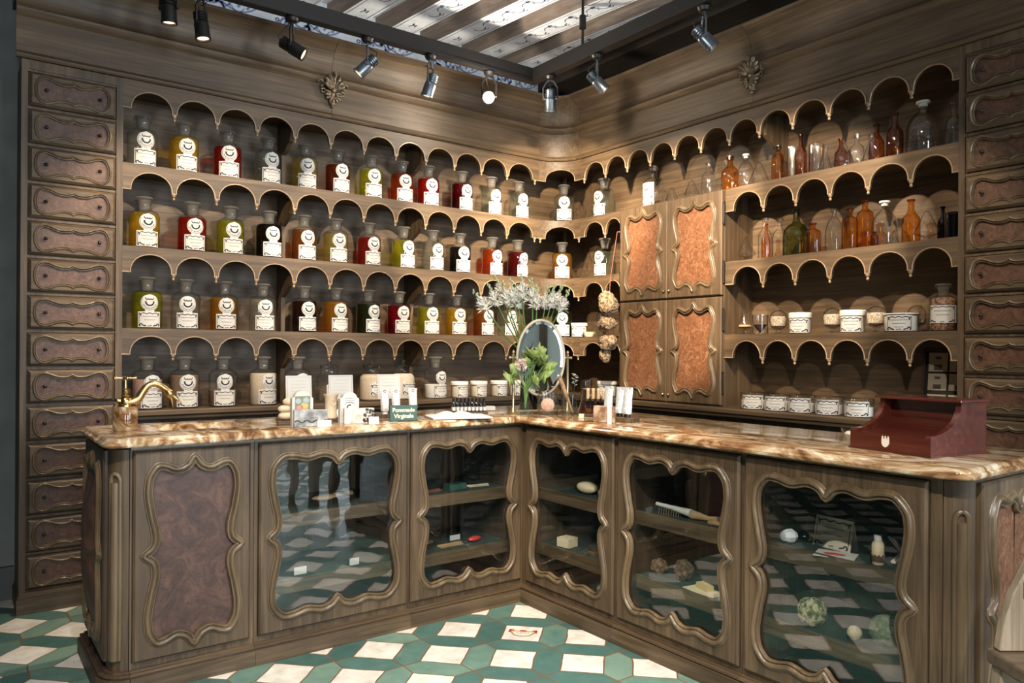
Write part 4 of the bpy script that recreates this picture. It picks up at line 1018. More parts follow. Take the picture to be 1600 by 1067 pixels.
# big squared label bottle standing on the cupboard top
t = thing('labelled_flask', 'clear flask with a large square crest label standing on top of the door cupboard', 'bottle', (3.625, 3.365, SH[0] + .0005), radians(-86), world=False)
g = B(); g.lathe([(0, 0), (.060, 0), (.066, .006), (.066, .150), (.060, .168), (.040, .182), (.026, .190), (.022, .200), (.022, .238), (.030, .244), (.031, .252), (.020, .254)], 28); g.build('glass_body', glass_c, t, smooth=50)
g = B(); g.lathe([(0, .235), (.018, .236), (.020, .254), (.024, .258), (.022, .264), (0, .266)], 18); g.build('stopper', frosted, t)
g = B(); patch(g, cyl(.0668), -.062, .050, .004, .150, 14); lb = g.build('paper_label', paper, t, smooth=60, normals=False)
g = B(); mp = cyl(.0676); crest_strokes(g, lambda u, v: mp(u - .006, v), 0, .115, .85); g.ribbon(scrib(-.05, .036, .072, .002, 5), .0014, mp); label_strokes(g, lambda u, v: mp(u - .006, v), .052, .004, .07, 6, lines=1); g.build('label_print', ink, lb, smooth=0, normals=False)

# ================================================================ old glassware on the right shelves
def prof_of(kind, r, h):
    if kind == 'cone': return [(0, .0), (r * .55, 0), (r * .9, h * .04), (r, h * .12), (r * .94, h * .2), (r * .30, h * .88), (r * .20, h * .96), (r * .10, h), (0, h)]
    if kind == 'foot_cone': return [(0, 0), (r * .55, 0), (r * .55, h * .03), (r * .24, h * .06), (r * .24, h * .13), (r * .45, h * .17), (r * .95, h * .24), (r, h * .29), (r * .93, h * .35), (r * .26, h * .92), (r * .14, h * .98), (0, h)]
    if kind == 'globe': return [(0, 0), (r * .48, 0), (r * .48, h * .03), (r * .25, h * .06), (r * .25, h * .16), (r * .62, h * .22), (r * .95, h * .34), (r, h * .50), (r, h * .66), (r * .90, h * .82), (r * .60, h * .95), (r * .2, h), (0, h)]
    if kind == 'erlen': return [(0, 0), (r * .92, 0), (r, h * .05), (r * .96, h * .1), (r * .36, h * .66), (r * .30, h * .74), (r * .30, h * .94), (r * .42, h * .97), (r * .42, h), (r * .28, h)]
    if kind == 'long': return [(0, 0), (r * .95, 0), (r, h * .03), (r, h * .50), (r * .93, h * .58), (r * .55, h * .68), (r * .36, h * .76), (r * .33, h * .95), (r * .42, h * .96), (r * .42, h), (r * .25, h)]
    if kind == 'square': return [(0, 0), (r * .95, 0), (r, h * .03), (r, h * .66), (r * .9, h * .74), (r * .5, h * .80), (r * .33, h * .83), (r * .33, h * .93), (r * .44, h * .95), (r * .44, h), (r * .25, h)]
    if kind == 'bottle': return [(0, 0), (r * .95, 0), (r, h * .03), (r, h * .52), (r * .92, h * .62), (r * .6, h * .70), (r * .34, h * .76), (r * .32, h * .92), (r * .46, h * .94), (r * .46, h), (r * .26, h)]
    if kind == 'bell': return [(0, 0), (r * .96, 0), (r, h * .03), (r, h * .42), (r * .96, h * .54), (r * .82, h * .68), (r * .55, h * .79), (r * .30, h * .85), (r * .22, h * .89), (r * .22, h * .96), (r * .30, h * .97), (r * .30, h), (r * .16, h)]
    if kind == 'demijohn': return [(0, 0), (r * .96, 0), (r, h * .04), (r, h * .45), (r * .93, h * .55), (r * .68, h * .65), (r * .36, h * .70), (r * .26, h * .76), (r * .22, h * .96), (r * .28, h * .97), (r * .28, h), (r * .15, h)]
    if kind == 'pear': return [(0, 0), (r * .7, 0), (r * .96, h * .1), (r, h * .24), (r * .86, h * .42), (r * .5, h * .62), (r * .22, h * .85), (r * .16, h * .98), (0, h)]
    if kind == 'tumbler': return [(0, 0), (r * .97, 0), (r, h * .03), (r, h), (r * .94, h), (r * .94, h * .06), (0, h * .06)]
    if kind == 'funnel': return [(0, 0), (r * .95, 0), (r, h * .02), (r * .62, h * .97), (r * .64, h), (r * .57, h), (r * .93, h * .04), (0, h * .03)]
def old_glass(kind, x, y, z, w, h, m, label, group, stopper=None, fill=None, fh=.5, cat='bottle', rz=0):
    nm = {'cone': 'conical_glass', 'foot_cone': 'footed_cone', 'globe': 'footed_globe', 'erlen': 'conical_flask', 'tumbler': 'glass_tumbler', 'funnel': 'glass_funnel'}.get(kind, 'old_bottle')
    t = thing(nm, label, cat, (x, y, z + .0005), rz, group, world=False); r = w / 2; pr = prof_of(kind, r, h)
    g = B(); g.lathe(pr, 26); g.build('glass_body', m, t, smooth=50)
    if stopper:
        s = B(); s.lathe([(0, h - .012), (r * .26, h - .012), (r * .30, h), (r * .42, h + .003), (r * .42, h + .012), (0, h + .014)], 16); s.build('stopper', stopper, t)
    elif kind in ('long', 'bottle', 'square', 'bell', 'demijohn'):
        s = B(); rr = pr[-2][0]; s.tube([(rr * cos(a), rr * sin(a), h - .004) for a in [2 * pi * k / 16 for k in range(16)]], .0028, 6, closed=True); s.build('lip', m, t, smooth=60)
    if fill:
        inner = [(max(0, q[0] * .93), q[1] if i else .004) for i, q in enumerate(pr) if q[1] < h * fh]
        if kind in ('globe', 'foot_cone'): inner = [q for q in inner if q[1] > h * .17]; inner = [(0, h * .19)] + inner[1:] if kind == 'globe' else [(0, h * .185)] + inner[1:]
        else: inner[0] = (0, .004)
        rl = inner[-1][0]
        for a, c in zip(pr, pr[1:]):
            if a[1] <= h * fh <= c[1]: rl = (a[0] + (c[0] - a[0]) * (h * fh - a[1]) / max(1e-6, c[1] - a[1])) * .93
        inner += [(rl, h * fh), (0, h * fh)]
        f = B(); f.lathe(inner, 22); f.build('contents', fill, t, smooth=40)
    return t
G1 = 'old glassware on the top right shelf'; c, a, dk_, gr = glass_thin, glass_amber, glass_dark, glass_green
for (k, y, x, w, h, m, d, st) in [
 ('cone', 3.189, 3.605, .085, .095, c, 'small clear glass cone next to the square-labelled flask', None),
 ('cone', 3.041, 3.616, .105, .118, c, 'clear glass cone standing alone on the cupboard top, right of the smaller cone', None),
 ('bottle', 2.905, 3.603, .080, .190, c, 'clear ribbed-neck bottle left of the first round amber bottle on the top right shelf', None),
 ('bottle', 2.815, 3.655, .062, .185, c, 'slim clear bottle half behind the round amber bottle', frosted),
 ('bottle', 2.752, 3.605, .100, .190, a, 'round-shouldered amber bottle at the cupboard end of the top right shelf', knob_m),
 ('bell', 2.670, 3.640, .092, .190, c, 'clear bell bottle with white stopper behind the amber bottle', paper),
 ('cone', 2.572, 3.626, .124, .135, c, 'large clear glass cone under the upright of the top right shelf', None),
 ('square', 2.432, 3.600, .072, .182, a, 'straight amber bottle with short neck right of the large cone', knob_m),
 ('tumbler', 2.350, 3.600, .044, .168, c, 'narrow clear glass tube between two amber bottles on the top shelf', None),
 ('long', 2.292, 3.594, .064, .222, dk_, 'dark amber long-necked bottle left of the clear cylinder', None),
 ('tumbler', 2.212, 3.608, .076, .152, c, 'wide clear glass cylinder left of the little graduated flask', None),
 ('erlen', 2.148, 3.585, .070, .124, c, 'little conical flask left of the pear-shaped glass', None),
 ('long', 2.108, 3.665, .066, .170, dk_, 'dark amber bottle standing behind the pear-shaped glass', None),
 ('pear', 2.058, 3.600, .092, .150, c, 'pear-shaped clear glass on the top right shelf', None),
 ('bottle', 1.995, 3.612, .068, .150, c, 'clear stoppered bottle right of the pear-shaped glass', c),
 ('long', 1.918, 3.655, .072, .196, dk_, 'dark amber bottle behind the conical flask on the top shelf', None),
 ('erlen', 1.905, 3.585, .094, .128, c, 'conical flask in front of a dark amber bottle on the top shelf', None),
 ('long', 1.800, 3.599, .074, .212, dk_, 'dark amber bottle left of the big clear bell jar', None),
 ('bell', 1.690, 3.640, .145, .235, c, 'big clear bell-shaped jar with white stopper, top right shelf', paper),
 ('bottle', 1.548, 3.620, .064, .190, c, 'clear bottle in shade at the far right end of the top shelf', c)]:
    old_glass(k, x, y, SH[0], w, h, m, d, G1, st)
G2 = 'old glassware on the second right shelf'
for (k, y, x, w, h, m, d, st) in [
 ('foot_cone', 2.640, 3.610, .100, .140, c, 'footed clear glass cone beside the cupboard on the second right shelf', None),
 ('long', 2.540, 3.650, .050, .203, a, 'slim amber bottle behind the clear bottle at the left of the second right shelf', None),
 ('bottle', 2.505, 3.590, .074, .222, c, 'tall clear bottle left of its twin, second right shelf', None),
 ('bottle', 2.436, 3.625, .080, .214, c, 'clear bottle between its taller twin and the green demijohn', None),
 ('demijohn', 2.345, 3.640, .142, .255, gr, 'large green glass demijohn with tall neck', None),
 ('square', 2.225, 3.600, .084, .160, a, 'squat amber bottle with flat lip right of the green demijohn', None),
 ('tumbler', 2.188, 3.570, .030, .076, c, 'tiny clear vial in front of the squat amber bottle', None),
 ('bell', 2.112, 3.610, .088, .206, c, 'narrow clear bell bottle with glass stopper left of the straight amber bottle', c),
 ('square', 2.022, 3.600, .078, .206, a, 'straight amber bottle, left one of the touching amber pair', None),
 ('square', 1.950, 3.610, .080, .236, a, 'taller straight amber bottle, right one of the touching amber pair', None),
 ('bell', 1.868, 3.640, .120, .212, c, 'wide clear bell bottle with cork-white stopper', paper),
 ('square', 1.878, 3.565, .036, .070, dk_, 'tiny dark amber vial in front of the wide bell bottle', None),
 ('cone', 1.782, 3.572, .044, .040, c, 'tiny clear cone at the shelf edge beside the long-necked amber bottle', None),
 ('long', 1.728, 3.610, .080, .206, a, 'long-necked amber bottle left of the footed cone on the second shelf', None),
 ('foot_cone', 1.652, 3.600, .110, .142, c, 'footed glass cone in front of a smoky bottle near the right tower', None),
 ('long', 1.606, 3.655, .046, .160, glass_black, 'smoky black slim bottle behind the right footed cone', None),
 ('tumbler', 1.540, 3.610, .072, .118, glass_blue, 'grey-blue glass cylinder at the far right of the second shelf', None)]:
    old_glass(k, x, y, SH[1], w, h, m, d, G2, st)
G3 = 'jars and footed glasses on the third right shelf'
old_glass('foot_cone', 3.600, 2.640, SH[2], .076, .150, c, 'footed glass cone with tan powder inside, left end of the third right shelf', G3, fill=POW['tan powder'], fh=.36, cat='glass')
old_glass('tumbler', 3.600, 2.540, SH[2], .088, .108, c, 'glass tumbler of dried petals on the third right shelf', G3, fill=POW['dark shells'], fh=.5, cat='glass')
for y, d in ((2.432, 'footed glass globe of pale granules beside the tumbler'), (2.118, 'footed glass globe of pale granules between the two narrow white jars'), (1.890, 'footed glass globe of pale granules left of the wide white jar')):
    old_glass('globe', 3.610, y, SH[2], .092, .128, c, d, G3, fill=POW['pale granules'], fh=.74, cat='glass')
old_glass('globe', 3.700, 1.742, SH[2], .084, .128, c, 'footed glass globe half hidden behind the wide white jar', G3, fill=POW['pale granules'], fh=.5, cat='glass')
white_jar(3.61, 2.300, SH[2] + .0005, radians(-70), .056, .110, 'narrow white lidded jar between the first two footed globes', G3, seed=11, lid=.028)
white_jar(3.61, 2.010, SH[2] + .0005, radians(-72), .058, .112, 'narrow white lidded jar between the second and third footed globes', G3, seed=12, lid=.028)
white_jar(3.62, 1.775, SH[2] + .0005, radians(-72), .076, .088, 'wide low white jar in front of a glass globe', G3, seed=13, lid=.006)
t = thing('apothecary_bottle', 'stoppered bottle of dried shells with a large paper label beside the right drawer tower', 'bottle', (3.615, 1.584, SH[2] + .0005), radians(-70), world=False)
mesh_child('glass_body', ME_GLASS, t); mesh_child('stopper', ME_STOP, t); t.scale = (.78, .78, .80)
f = fill_mesh(.19); f.build('shells', POW['dark shells'], t)
g = B(); patch(g, LB, -.075, .085, .045, .145, 18); lb = g.build('paper_label', paper, t, smooth=60, normals=False)
g = B(); label_strokes(g, LI, .075, .045, .145, 91, lines=2); g.build('label_print', ink, lb, smooth=0, normals=False)
for i, (y, d) in enumerate(((2.540, 'low wide white jar nearest the door cupboard on the right ledge'), (2.395, 'second low white jar from the door cupboard on the right ledge'), (2.250, 'middle low white jar of the five on the right ledge'), (2.095, 'low white jar second from the mahogany display box'), (1.940, 'low wide white jar partly behind the mahogany display box'))):
    white_jar(3.545, y, LEDGE + .0005, radians(-62 - 2 * i), .068, .090, d, 'low white jars on the right ledge', seed=20 + i, lid=.022, wide=True)
# corner odds and ends
old_glass('funnel', 3.61, 3.835, SH[2], .082, .165, c, 'clear tapering glass beside the hanging sponges on the lowest corner shelf', 'glass in the corner', cat='glass')
old_glass('tumbler', 3.57, 3.930, LEDGE, .082, .110, c, 'glass tumbler holding wooden vials on the corner ledge', 'glass in the corner', fill=POW['cream powder'], fh=.45, cat='glass')
t = thing('soap_dish', 'small ivory dish between white jar and tapering glass in the corner', 'dish', (3.585, 3.925, SH[2] + .0005), world=False)
g = B(); g.lathe([(0, 0), (.030, 0), (.036, .01), (.045, .034), (.041, .034), (.033, .012), (0, .008)], 22); g.build('bowl', cream, t)
# framed pictures leaning against the back
t = thing('picture_frame', 'dark framed sheet of small vintage portraits leaning on the back behind the mahogany box', 'picture', (3.765, 1.625, LEDGE + .0005), radians(-90), world=False)
Mx = Matrix.Rotation(radians(-6), 4, 'X')
def tl(b, x0, x1, y0, y1, z0, z1, mi=0):
    o = len(b.v); b.box(x0, x1, y0, y1, z0, z1, mi); b.v[o:] = [tuple(Mx @ Vector(p)) for p in b.v[o:]]
g = B()
for r in ((-.125, -.113, 0, .335), (.113, .125, 0, .335), (-.113, .113, 0, .012), (-.113, .113, .323, .335)): tl(g, r[0], r[1], -.010, .010, r[2], r[3])
g.build('frame', wood_dark, t, smooth=0)
g = B(); tl(g, -.113, .113, .0, .006, .012, .323); g.build('backing', plain('black_mount', (.02, .018, .015), .8), t, smooth=0)
g = B()
cols = [(0, -.10, -.015), (1, -.005, .09)]
for ci, x0, x1 in cols:
    for z0, z1 in ((.03, .115), (.135, .215), (.225, .315)):
        tl(g, x0, x1, -.0025, .0, z0, z1, 0); cx, cz = (x0 + x1) / 2, (z0 + z1) / 2
        tl(g, cx - .018, cx + .018, -.0032, -.0025, z0 + .006, cz - .012, 1); tl(g, cx - .011, cx + .011, -.0034, -.0025, cz - .012, cz + .018, 2); tl(g, cx - .013, cx + .013, -.0036, -.0025, cz + .014, cz + .026, 1)
g.build('print', [plain('aged_print_paper', (.50, .42, .30), .8), plain('print_dark', (.10, .08, .07), .8), plain('print_skin', (.55, .42, .33), .8)], t, smooth=0)
# ================================================================ lighting track and spotlights
TY, TX, TZ = 3.765, 2.95, 2.93
tr = thing('lighting_track', 'black L-shaped lighting track hung from the ceiling on thin rods', 'lighting track', (TX, TY, TZ))
g = B(); g.box(-1.5, TX + .025, TY - .025, TY + .025, TZ, TZ + .085); g.box(-1.5, TX + .03, TY - .03, TY + .03, TZ + .002, TZ + .014); g.build('track_bar', iron, tr, smooth=0)
g = B(); g.box(TX - .025, TX + .025, -1.4, TY - .026, TZ, TZ + .085); g.box(TX - .03, TX + .03, -1.4, TY - .031, TZ + .002, TZ + .014); g.build('track_bar', iron, tr, smooth=0)
for x, y in ((TX, 3.30), (TX, 1.2), (.2, TY), (1.0, TY)):
    if y == TY and x == 1.0: continue
    g = B(); g.tube([(x, y, TZ + .085), (x, y, CZ)], .008, 8); g.tube([(x, y, TZ + .19), (x, y, TZ + .265)], .020, 12); g.build('hanging_rod', iron, tr)
lens_dim = plain('warm_lamp_lens', (.9, .8, .6), .3, emit=((1.0, .62, .30), 2.5))
lens_on = plain('bright_lamp_lens', (1, .95, .85), .3, emit=((1.0, .93, .80), 160))
def spotlight(x, y, aim, label, lens, m, drop=.12, L=.115, R=.034):
    t = thing('track_spotlight', label, 'spotlight', (x, y, TZ)); aim = Vector(aim).normalized()
    g = B(); g.lathe([(0, -.001), (.030, -.001), (.034, -.008), (.026, -.024), (.012, -.030), (0, -.031)], 18, (x, y, TZ)); g.build('adapter', iron, t)
    c = Vector((x, y, TZ - .03 - drop)); side = aim.cross(Vector((0, 0, 1)))
    side = side.normalized() if side.length > .05 else Vector((.8, -.6, 0))
    up = side.cross(aim).normalized()
    g = B(); top = Vector((x, y, TZ - .028))
    for s in (-1, 1):
        p = [top, top + side * s * .022 + Vector((0, 0, -.012)), top + side * s * (R + .010) + Vector((0, 0, -.05)), c + side * s * (R + .008)]
        for q in range(len(p) - 1): g.tube([p[q], p[q + 1]], .006, 6)
        g.tube([c + side * s * (R + .012), c + side * s * (R - .004)], .010, 10)
    g.build('yoke', m, t, smooth=50)
    q = aim.to_track_quat('Z', 'Y').to_matrix().to_4x4(); Mh = Matrix.Translation(c) @ q
    g = B(); pr = [(0, -L * .55), (R * .62, -L * .55), (R * .78, -L * .50), (R * .78, -L * .12), (R * .95, -L * .06), (R, L * .0), (R, L * .50), (R * 1.06, L * .52), (R * 1.06, L * .62), (R * .86, L * .62), (R * .82, L * .50), (0, L * .49)]
    g.lathe(pr, 22, M=Mh); g.build('housing', m, t, smooth=40)
    g = B(); g.lathe([(0, L * .51), (R * .8, L * .51), (R * .80, L * .545), (0, L * .55)], 18, M=Mh); g.build('lamp_lens', lens, t)
    g = B()                                  # lamp holder box with fins behind, thin power lead
    for z in (-.48, -.38, -.28, -.18): g.lathe([(R * .78, L * z), (R * .95, L * z), (R * .95, L * (z + .035)), (R * .78, L * (z + .035))], 18, M=Mh)
    g.build('cooling_fins', m, t, smooth=30)
    b0 = c - aim * L * .55; g = B()
    g.tube([b0, b0 - aim * .025 + up * .012, (b0 + top) / 2 + up * .05 + side * .02, top + side * .012 + Vector((0, 0, -.01))], .003, 6); g.build('power_lead', iron, t)
    return t
spotlight(.800, TY, (.05, .05, -1), 'black spotlight cut by the top edge of the picture, leftmost on the track', lens_dim, iron, .085)
spotlight(.945, TY, (.10, -.10, -1), 'black spotlight pointing straight down, second from the left end of the track', lens_dim, iron, .125)
spotlight(1.385, TY, (.75, -.45, -.50), 'black spotlight tilted sideways above the third bottle of the top row', lens_dim, iron, .125)
spotlight(1.805, TY, (-.62, .30, -.72), 'dark spotlight beside the gilt shell on the left cornice', lens_dim, steel, .120)
spotlight(2.200, TY, (-.22, .25, -1), 'grey spotlight hanging upright left of the glaring lamp', lens_dim, steel, .140)
spotlight(2.610, TY, (-.56, -.72, -.36), 'spotlight shining straight at the viewer, the one glaring lamp', lens_on, iron, .125)
spotlight(TX, 3.593, (.30, .35, -1), 'grey spotlight hanging upright in front of the concave corner', lens_dim, steel, .115)
spotlight(TX, 3.175, (.55, -.42, -.75), 'steel spotlight tilted right, next to the hanging rod', lens_dim, steel, .125)
spotlight(TX, 2.413, (.55, -.42, -.75), 'steel spotlight tilted right, nearest the right-hand gilt shell', lens_dim, steel, .125)
spot((2.61 - .56 * .10, TY - .72 * .10, TZ - .155 - .036), (0.9, 1.3, .6), 25, 70, .6, size=.03)

# ================================================================ things on the counter
def text_mesh(txt, size, name, m, parent, M, ext=.0006, align='CENTER'):
    cu = bpy.data.curves.new(name, 'FONT'); cu.body = txt; cu.size = size; cu.align_x = align; cu.extrude = ext; cu.offset = size * .018
    o = bpy.data.objects.new('tmp', cu); COL.objects.link(o); bpy.context.view_layer.update()
    me = bpy.data.meshes.new_from_object(o); bpy.data.objects.remove(o); me.materials.clear(); me.materials.append(m); me.transform(M)
    o = bpy.data.objects.new(name, me); COL.objects.link(o)
    if parent: o.parent = parent
    return o
Z = MZ + .0005
# swan-neck tap on its marble drum
t = thing('swan_tap', 'brass swan-necked tap with cross handle on a round marble drum at the basin', 'tap', (.545, 3.262, Z), radians(-8), world=False)
g = B(); g.lathe([(0, 0), (.042, 0), (.044, .004), (.044, .088), (.040, .094), (0, .094)], 30); g.build('marble_drum', marble_m, t)
g = B(); g.lathe([(0, .094), (.026, .094), (.026, .100), (.018, .106), (.020, .118), (.016, .126), (0, .128)], 20); g.tube([(0, 0, .113), (-.024, 0, .116)], .012, 10); g.ball((-.026, 0, .117), .011); g.build('tap_body', brass, t)
g = B(); g.lathe([(0, .126), (.010, .126), (.017, .134), (.008, .142), (.013, .150), (.013, .158), (.006, .164), (.005, .196), (.011, .199), (.011, .207), (0, .211)], 16); g.build('valve_stem', brass, t)
g = B()
for k in range(4):
    a = k * pi / 2 + .15; g.tube([(0, 0, .203), (.022 * cos(a), .022 * sin(a), .203), (.034 * cos(a), .034 * sin(a), .203)], [.005, .004, .006], 8); g.ball((.037 * cos(a), .037 * sin(a), .203), .0065, 8, 6)
g.build('cross_handle', brass, t, smooth=60)
g = B(); pts = [(.004, 0, .108), (.026, 0, .110), (.046, 0, .124), (.060, 0, .148), (.076, 0, .170), (.098, 0, .180), (.122, 0, .174), (.142, 0, .158), (.158, 0, .140), (.166, 0, .128)]
pp = crom(pts_2 := [(p[0], p[2]) for p in pts], 3); n = len(pp); g.tube([(p[0], 0, p[1]) for p in pp], [.019 - .007 * min(1, i / (n * .5)) + (.006 * max(0, 1 - abs(i - n * .86) / (n * .12))) for i in range(n)], 14)
for s in (1, -1): g.ball((.150, .012 * s, .152), .004, 8, 6)
g.tube([(.155, 0, .141), (.166, 0, .112), (.170, 0, .082)], [.010, .006, .001], 10); g.tube([(.160, 0, .140), (.184, 0, .118), (.204, 0, .098)], [.010, .006, .001], 10)
g.build('swan_spout', brass, t, smooth=60)

def slab(t, name, m, w, d, h, x=0, y=0, z=0, tilt=0, rot=0, label=None, bevel=.002):
    g = B(); g.obox((x, y, z), w, d, h, rot, tilt); return g.build(name, m, t, label, smooth=0, bevel=bevel)
def face_print(t, m, strokes, y, tilt=0, z0=0, x=0):
    """strokes on a front face at local depth y"""
    g = B(); Mm = Matrix.Translation((x, y, z0)) @ Matrix.Rotation(tilt, 4, 'X'); mp = lambda u, v: tuple(Mm @ Vector((u, -.0009, v)))
    strokes(g, mp); return g.build('print', m, t, smooth=0, normals=False)
def frame_lines(g, mp, w, h, seed, lines=5, wid=.0016):
    x, m = w / 2, .007
    g.ribbon([(-x + m, m), (x - m, m)], wid, mp); g.ribbon([(-x + m, h - m), (x - m, h - m)], wid, mp); g.ribbon([(-x + m, m), (-x + m, h - m)], wid, mp); g.ribbon([(x - m, m), (x - m, h - m)], wid, mp)
    for k in range(lines): g.ribbon(scrib(-x * .62, x * .62, h * (.80 - .13 * k), .0012, seed + k), .0010, mp)
grey_ink = plain('grey_blue_print', (.30, .34, .40), .7)
for i, (x, y, lb) in enumerate(((1.282, 3.36, 'white printed card on a clear stand behind the picture soap box, left of three cards'), (1.489, 3.36, 'white printed card on a clear stand, middle of the three cards'), (1.743, 3.36, 'white printed card on a clear stand behind the paper tubes, right of three cards'))):
    t = thing('display_card', lb, 'card', (x, y, Z), radians(-8), 'white cards on the left counter', world=False)
    slab(t, 'card', white, .118, .002, .122, 0, .004, .078, radians(-8)); face_print(t, grey_ink, lambda g, mp: frame_lines(g, mp, .118, .122, 60 + i), .003, radians(-8), .078)
    s = B(); s.obox((0, .01, 0), .07, .05, .004); s.obox((0, .012, .004), .05, .003, .09, 0, radians(-8)); s.build('clear_stand', glass_thin, t, smooth=0)
t = thing('soap_stack', 'stack of shell-shaped cream soaps on a wooden base, left end of the display', 'soap', (1.150, 3.16, Z), radians(-15), world=False)
slab(t, 'wooden_base', wood_x, .075, .06, .018)
g = B()
for k, (dx, dz, r) in enumerate(((0, .036, .036), (-.004, .066, .033), (.018, .096, .036))):
    g.ball((dx, 0, dz), r, 16, 10, (1, .8, .52))
g.build('soap', cream, t, smooth=60)
def arch_box(x, y, w, h, d, label, art, rz=-8, shoulder=.78):
    t = thing('arched_box', label, 'box', (x, y, Z), radians(rz), 'arched boxes on the left counter', world=False)
    sh = h * shoulder; poly = [(-w / 2, 0), (w / 2, 0), (w / 2, sh), (w * .40, sh + .006)] + [(w * .38 * cos(a), sh + .006 + (h - sh - .006) * sin(a)) for a in [pi * k / 10 for k in range(11)]] + [(-w * .40, sh + .006), (-w / 2, sh)]
    g = B(); g.prism(poly, -d / 2, d / 2, mp=lambda u, v, s: (u, s, v)); g.build('box', white, t, smooth=0)
    art(t, w, h, -d / 2); return t
def art1(t, w, h, y):
    g = B(); mp = lambda u, v: (u, y - .0009, v); patch(g, mp, -w * .36, w * .36, h * .28, h * .84, 2, 0)
    for k, (u, v, r, mi) in enumerate(((-.012, .5, .014, 1), (.008, .56, .016, 2), (.014, .42, .011, 3), (-.004, .40, .010, 1), (-.018, .70, .012, 4), (.014, .72, .013, 4))): discp(g, lambda p, q: (p, y - .0014, q), u, h * v, r, mi)
    g.build('picture', [plain('picture_olive', (.20, .22, .14), .7), plain('picture_rose', (.55, .25, .20), .7), plain('picture_gold', (.55, .42, .15), .7), plain('picture_cream', (.68, .60, .5), .7), plain('picture_sky', (.35, .42, .42), .7)], t, smooth=0, normals=False)
def art2(t, w, h, y):
    g = B(); mp = lambda u, v: (u, y - .0009, v); g.ribbon(arcp(0, h * .50, .011, 60, 300, 12), .005, mp); g.ribbon(arcp(0, h * .50, .024, 30, 150, 12), .0014, mp)
    for s in (-1, 1): g.ribbon([(s * q, h * .20 + .006 * sin(q * 300)) for q in [.006 + .003 * i for i in range(9)]], .003, mp)
    for k in range(3): g.ribbon(scrib(-.022, .022, h * (.80 - .07 * k), .0012, k), .001, mp)
    g.build('print', ink, t, smooth=0, normals=False)
arch_box(1.191, 3.095, .088, .146, .035, 'arch-topped white soap box with a painted flower picture', art1)
arch_box(1.404, 3.095, .084, .134, .035, 'arch-topped white box with a dark blue C emblem', art2)
slab(thing('wooden_stand', 'little dark wooden stand under the C-marked arched box', 'stand', (1.352, 3.165, Z), radians(-8), world=False), 'stand_block', wood_dark, .07, .06, .016)
t = thing('ivory_pot', 'ivory pot with flared rim and embossed ring left of the C-marked box', 'pot', (1.352, 3.165, Z + .0165), world=False)
g = B(); g.lathe([(0, 0), (.026, 0), (.028, .01), (.026, .02), (.027, .092), (.031, .098), (.033, .106), (.026, .106), (.024, .02), (0, .016)], 28); g.build('pot_body', bone, t, smooth=50)
g = B(); g.tube([(.0275 * sin(a) , -.0275 * cos(a), .068 + .012 * sin(q)) for q, a in [(2 * pi * k / 16, .42 * cos(2 * pi * k / 16)) for k in range(16)]], .0016, 6, closed=True); g.build('embossed_ring', bone, t, smooth=60)
stone = noisy('cloudy_grey_print', (.16, .16, .155), (.48, .47, .45), 26, .6, .05)
t = thing('printed_box', 'flat box printed with a cloudy grey landscape, front left of the soap display', 'box', (1.200, 3.02, Z), radians(-14), world=False)
slab(t, 'box', stone, .135, .030, .070); face_print(t, plain('dark_print', (.06, .06, .06), .7), lambda g, mp: (g.ribbon([(-.064 + .008 * i, .022 + .005 * sin(i * 1.3)) for i in range(17)], .006, mp), [g.ribbon(scrib(-.03, .03, .036 - .011 * k, .0018, k), .0014, mp) for k in range(2)]), -.015)
t = thing('printed_box', 'pale box with a dark speckled right end, in front of the C-marked box', 'box', (1.425, 3.035, Z), radians(-14), world=False)
slab(t, 'box', noisy('marbled_paper', (.42, .36, .30), (.72, .66, .58), 40, .6, .05), .130, .028, .066)
rnd = random.Random(4)
face_print(t, plain('brown_speckle', (.06, .045, .04), .7), lambda g, mp: [discp(g, mp, .018 + rnd.random() * .044, .004 + rnd.random() * .058, .002 + rnd.random() * .005) for _ in range(42)], -.014)
def price_tag(x, y, w, h, label, rz=-12, m=None):
    t = thing('price_tag', label, 'tag', (x, y, Z), radians(rz), 'price tags on the counter', world=False)
    slab(t, 'tag_card', m or white, w, .004, h, 0, 0, 0, radians(-10), bevel=.0006); face_print(t, grey_ink, lambda g, mp: [g.ribbon(scrib(-w * .36, w * .36, h * (.66 - .3 * k), .0012, 8 + k), .001, mp) for k in range(2)], -.0022, radians(-10))
price_tag(1.240, 2.968, .058, .028, 'white price tag in front of the cloudy grey box')
price_tag(1.462, 2.962, .044, .032, 'white price tag in front of the speckled box')
price_tag(1.712, 2.985, .034, .026, 'tiny clear price tag right of the green sign', -12, glass_thin)
slab(thing('wooden_stand', 'dark wooden stand under the white paper tubes', 'stand', (1.69, 3.20, Z), radians(-12), world=False), 'stand_block', wood_dark, .20, .05, .018)
tube_m = plain('white_tube', (.58, .56, .53), .5)
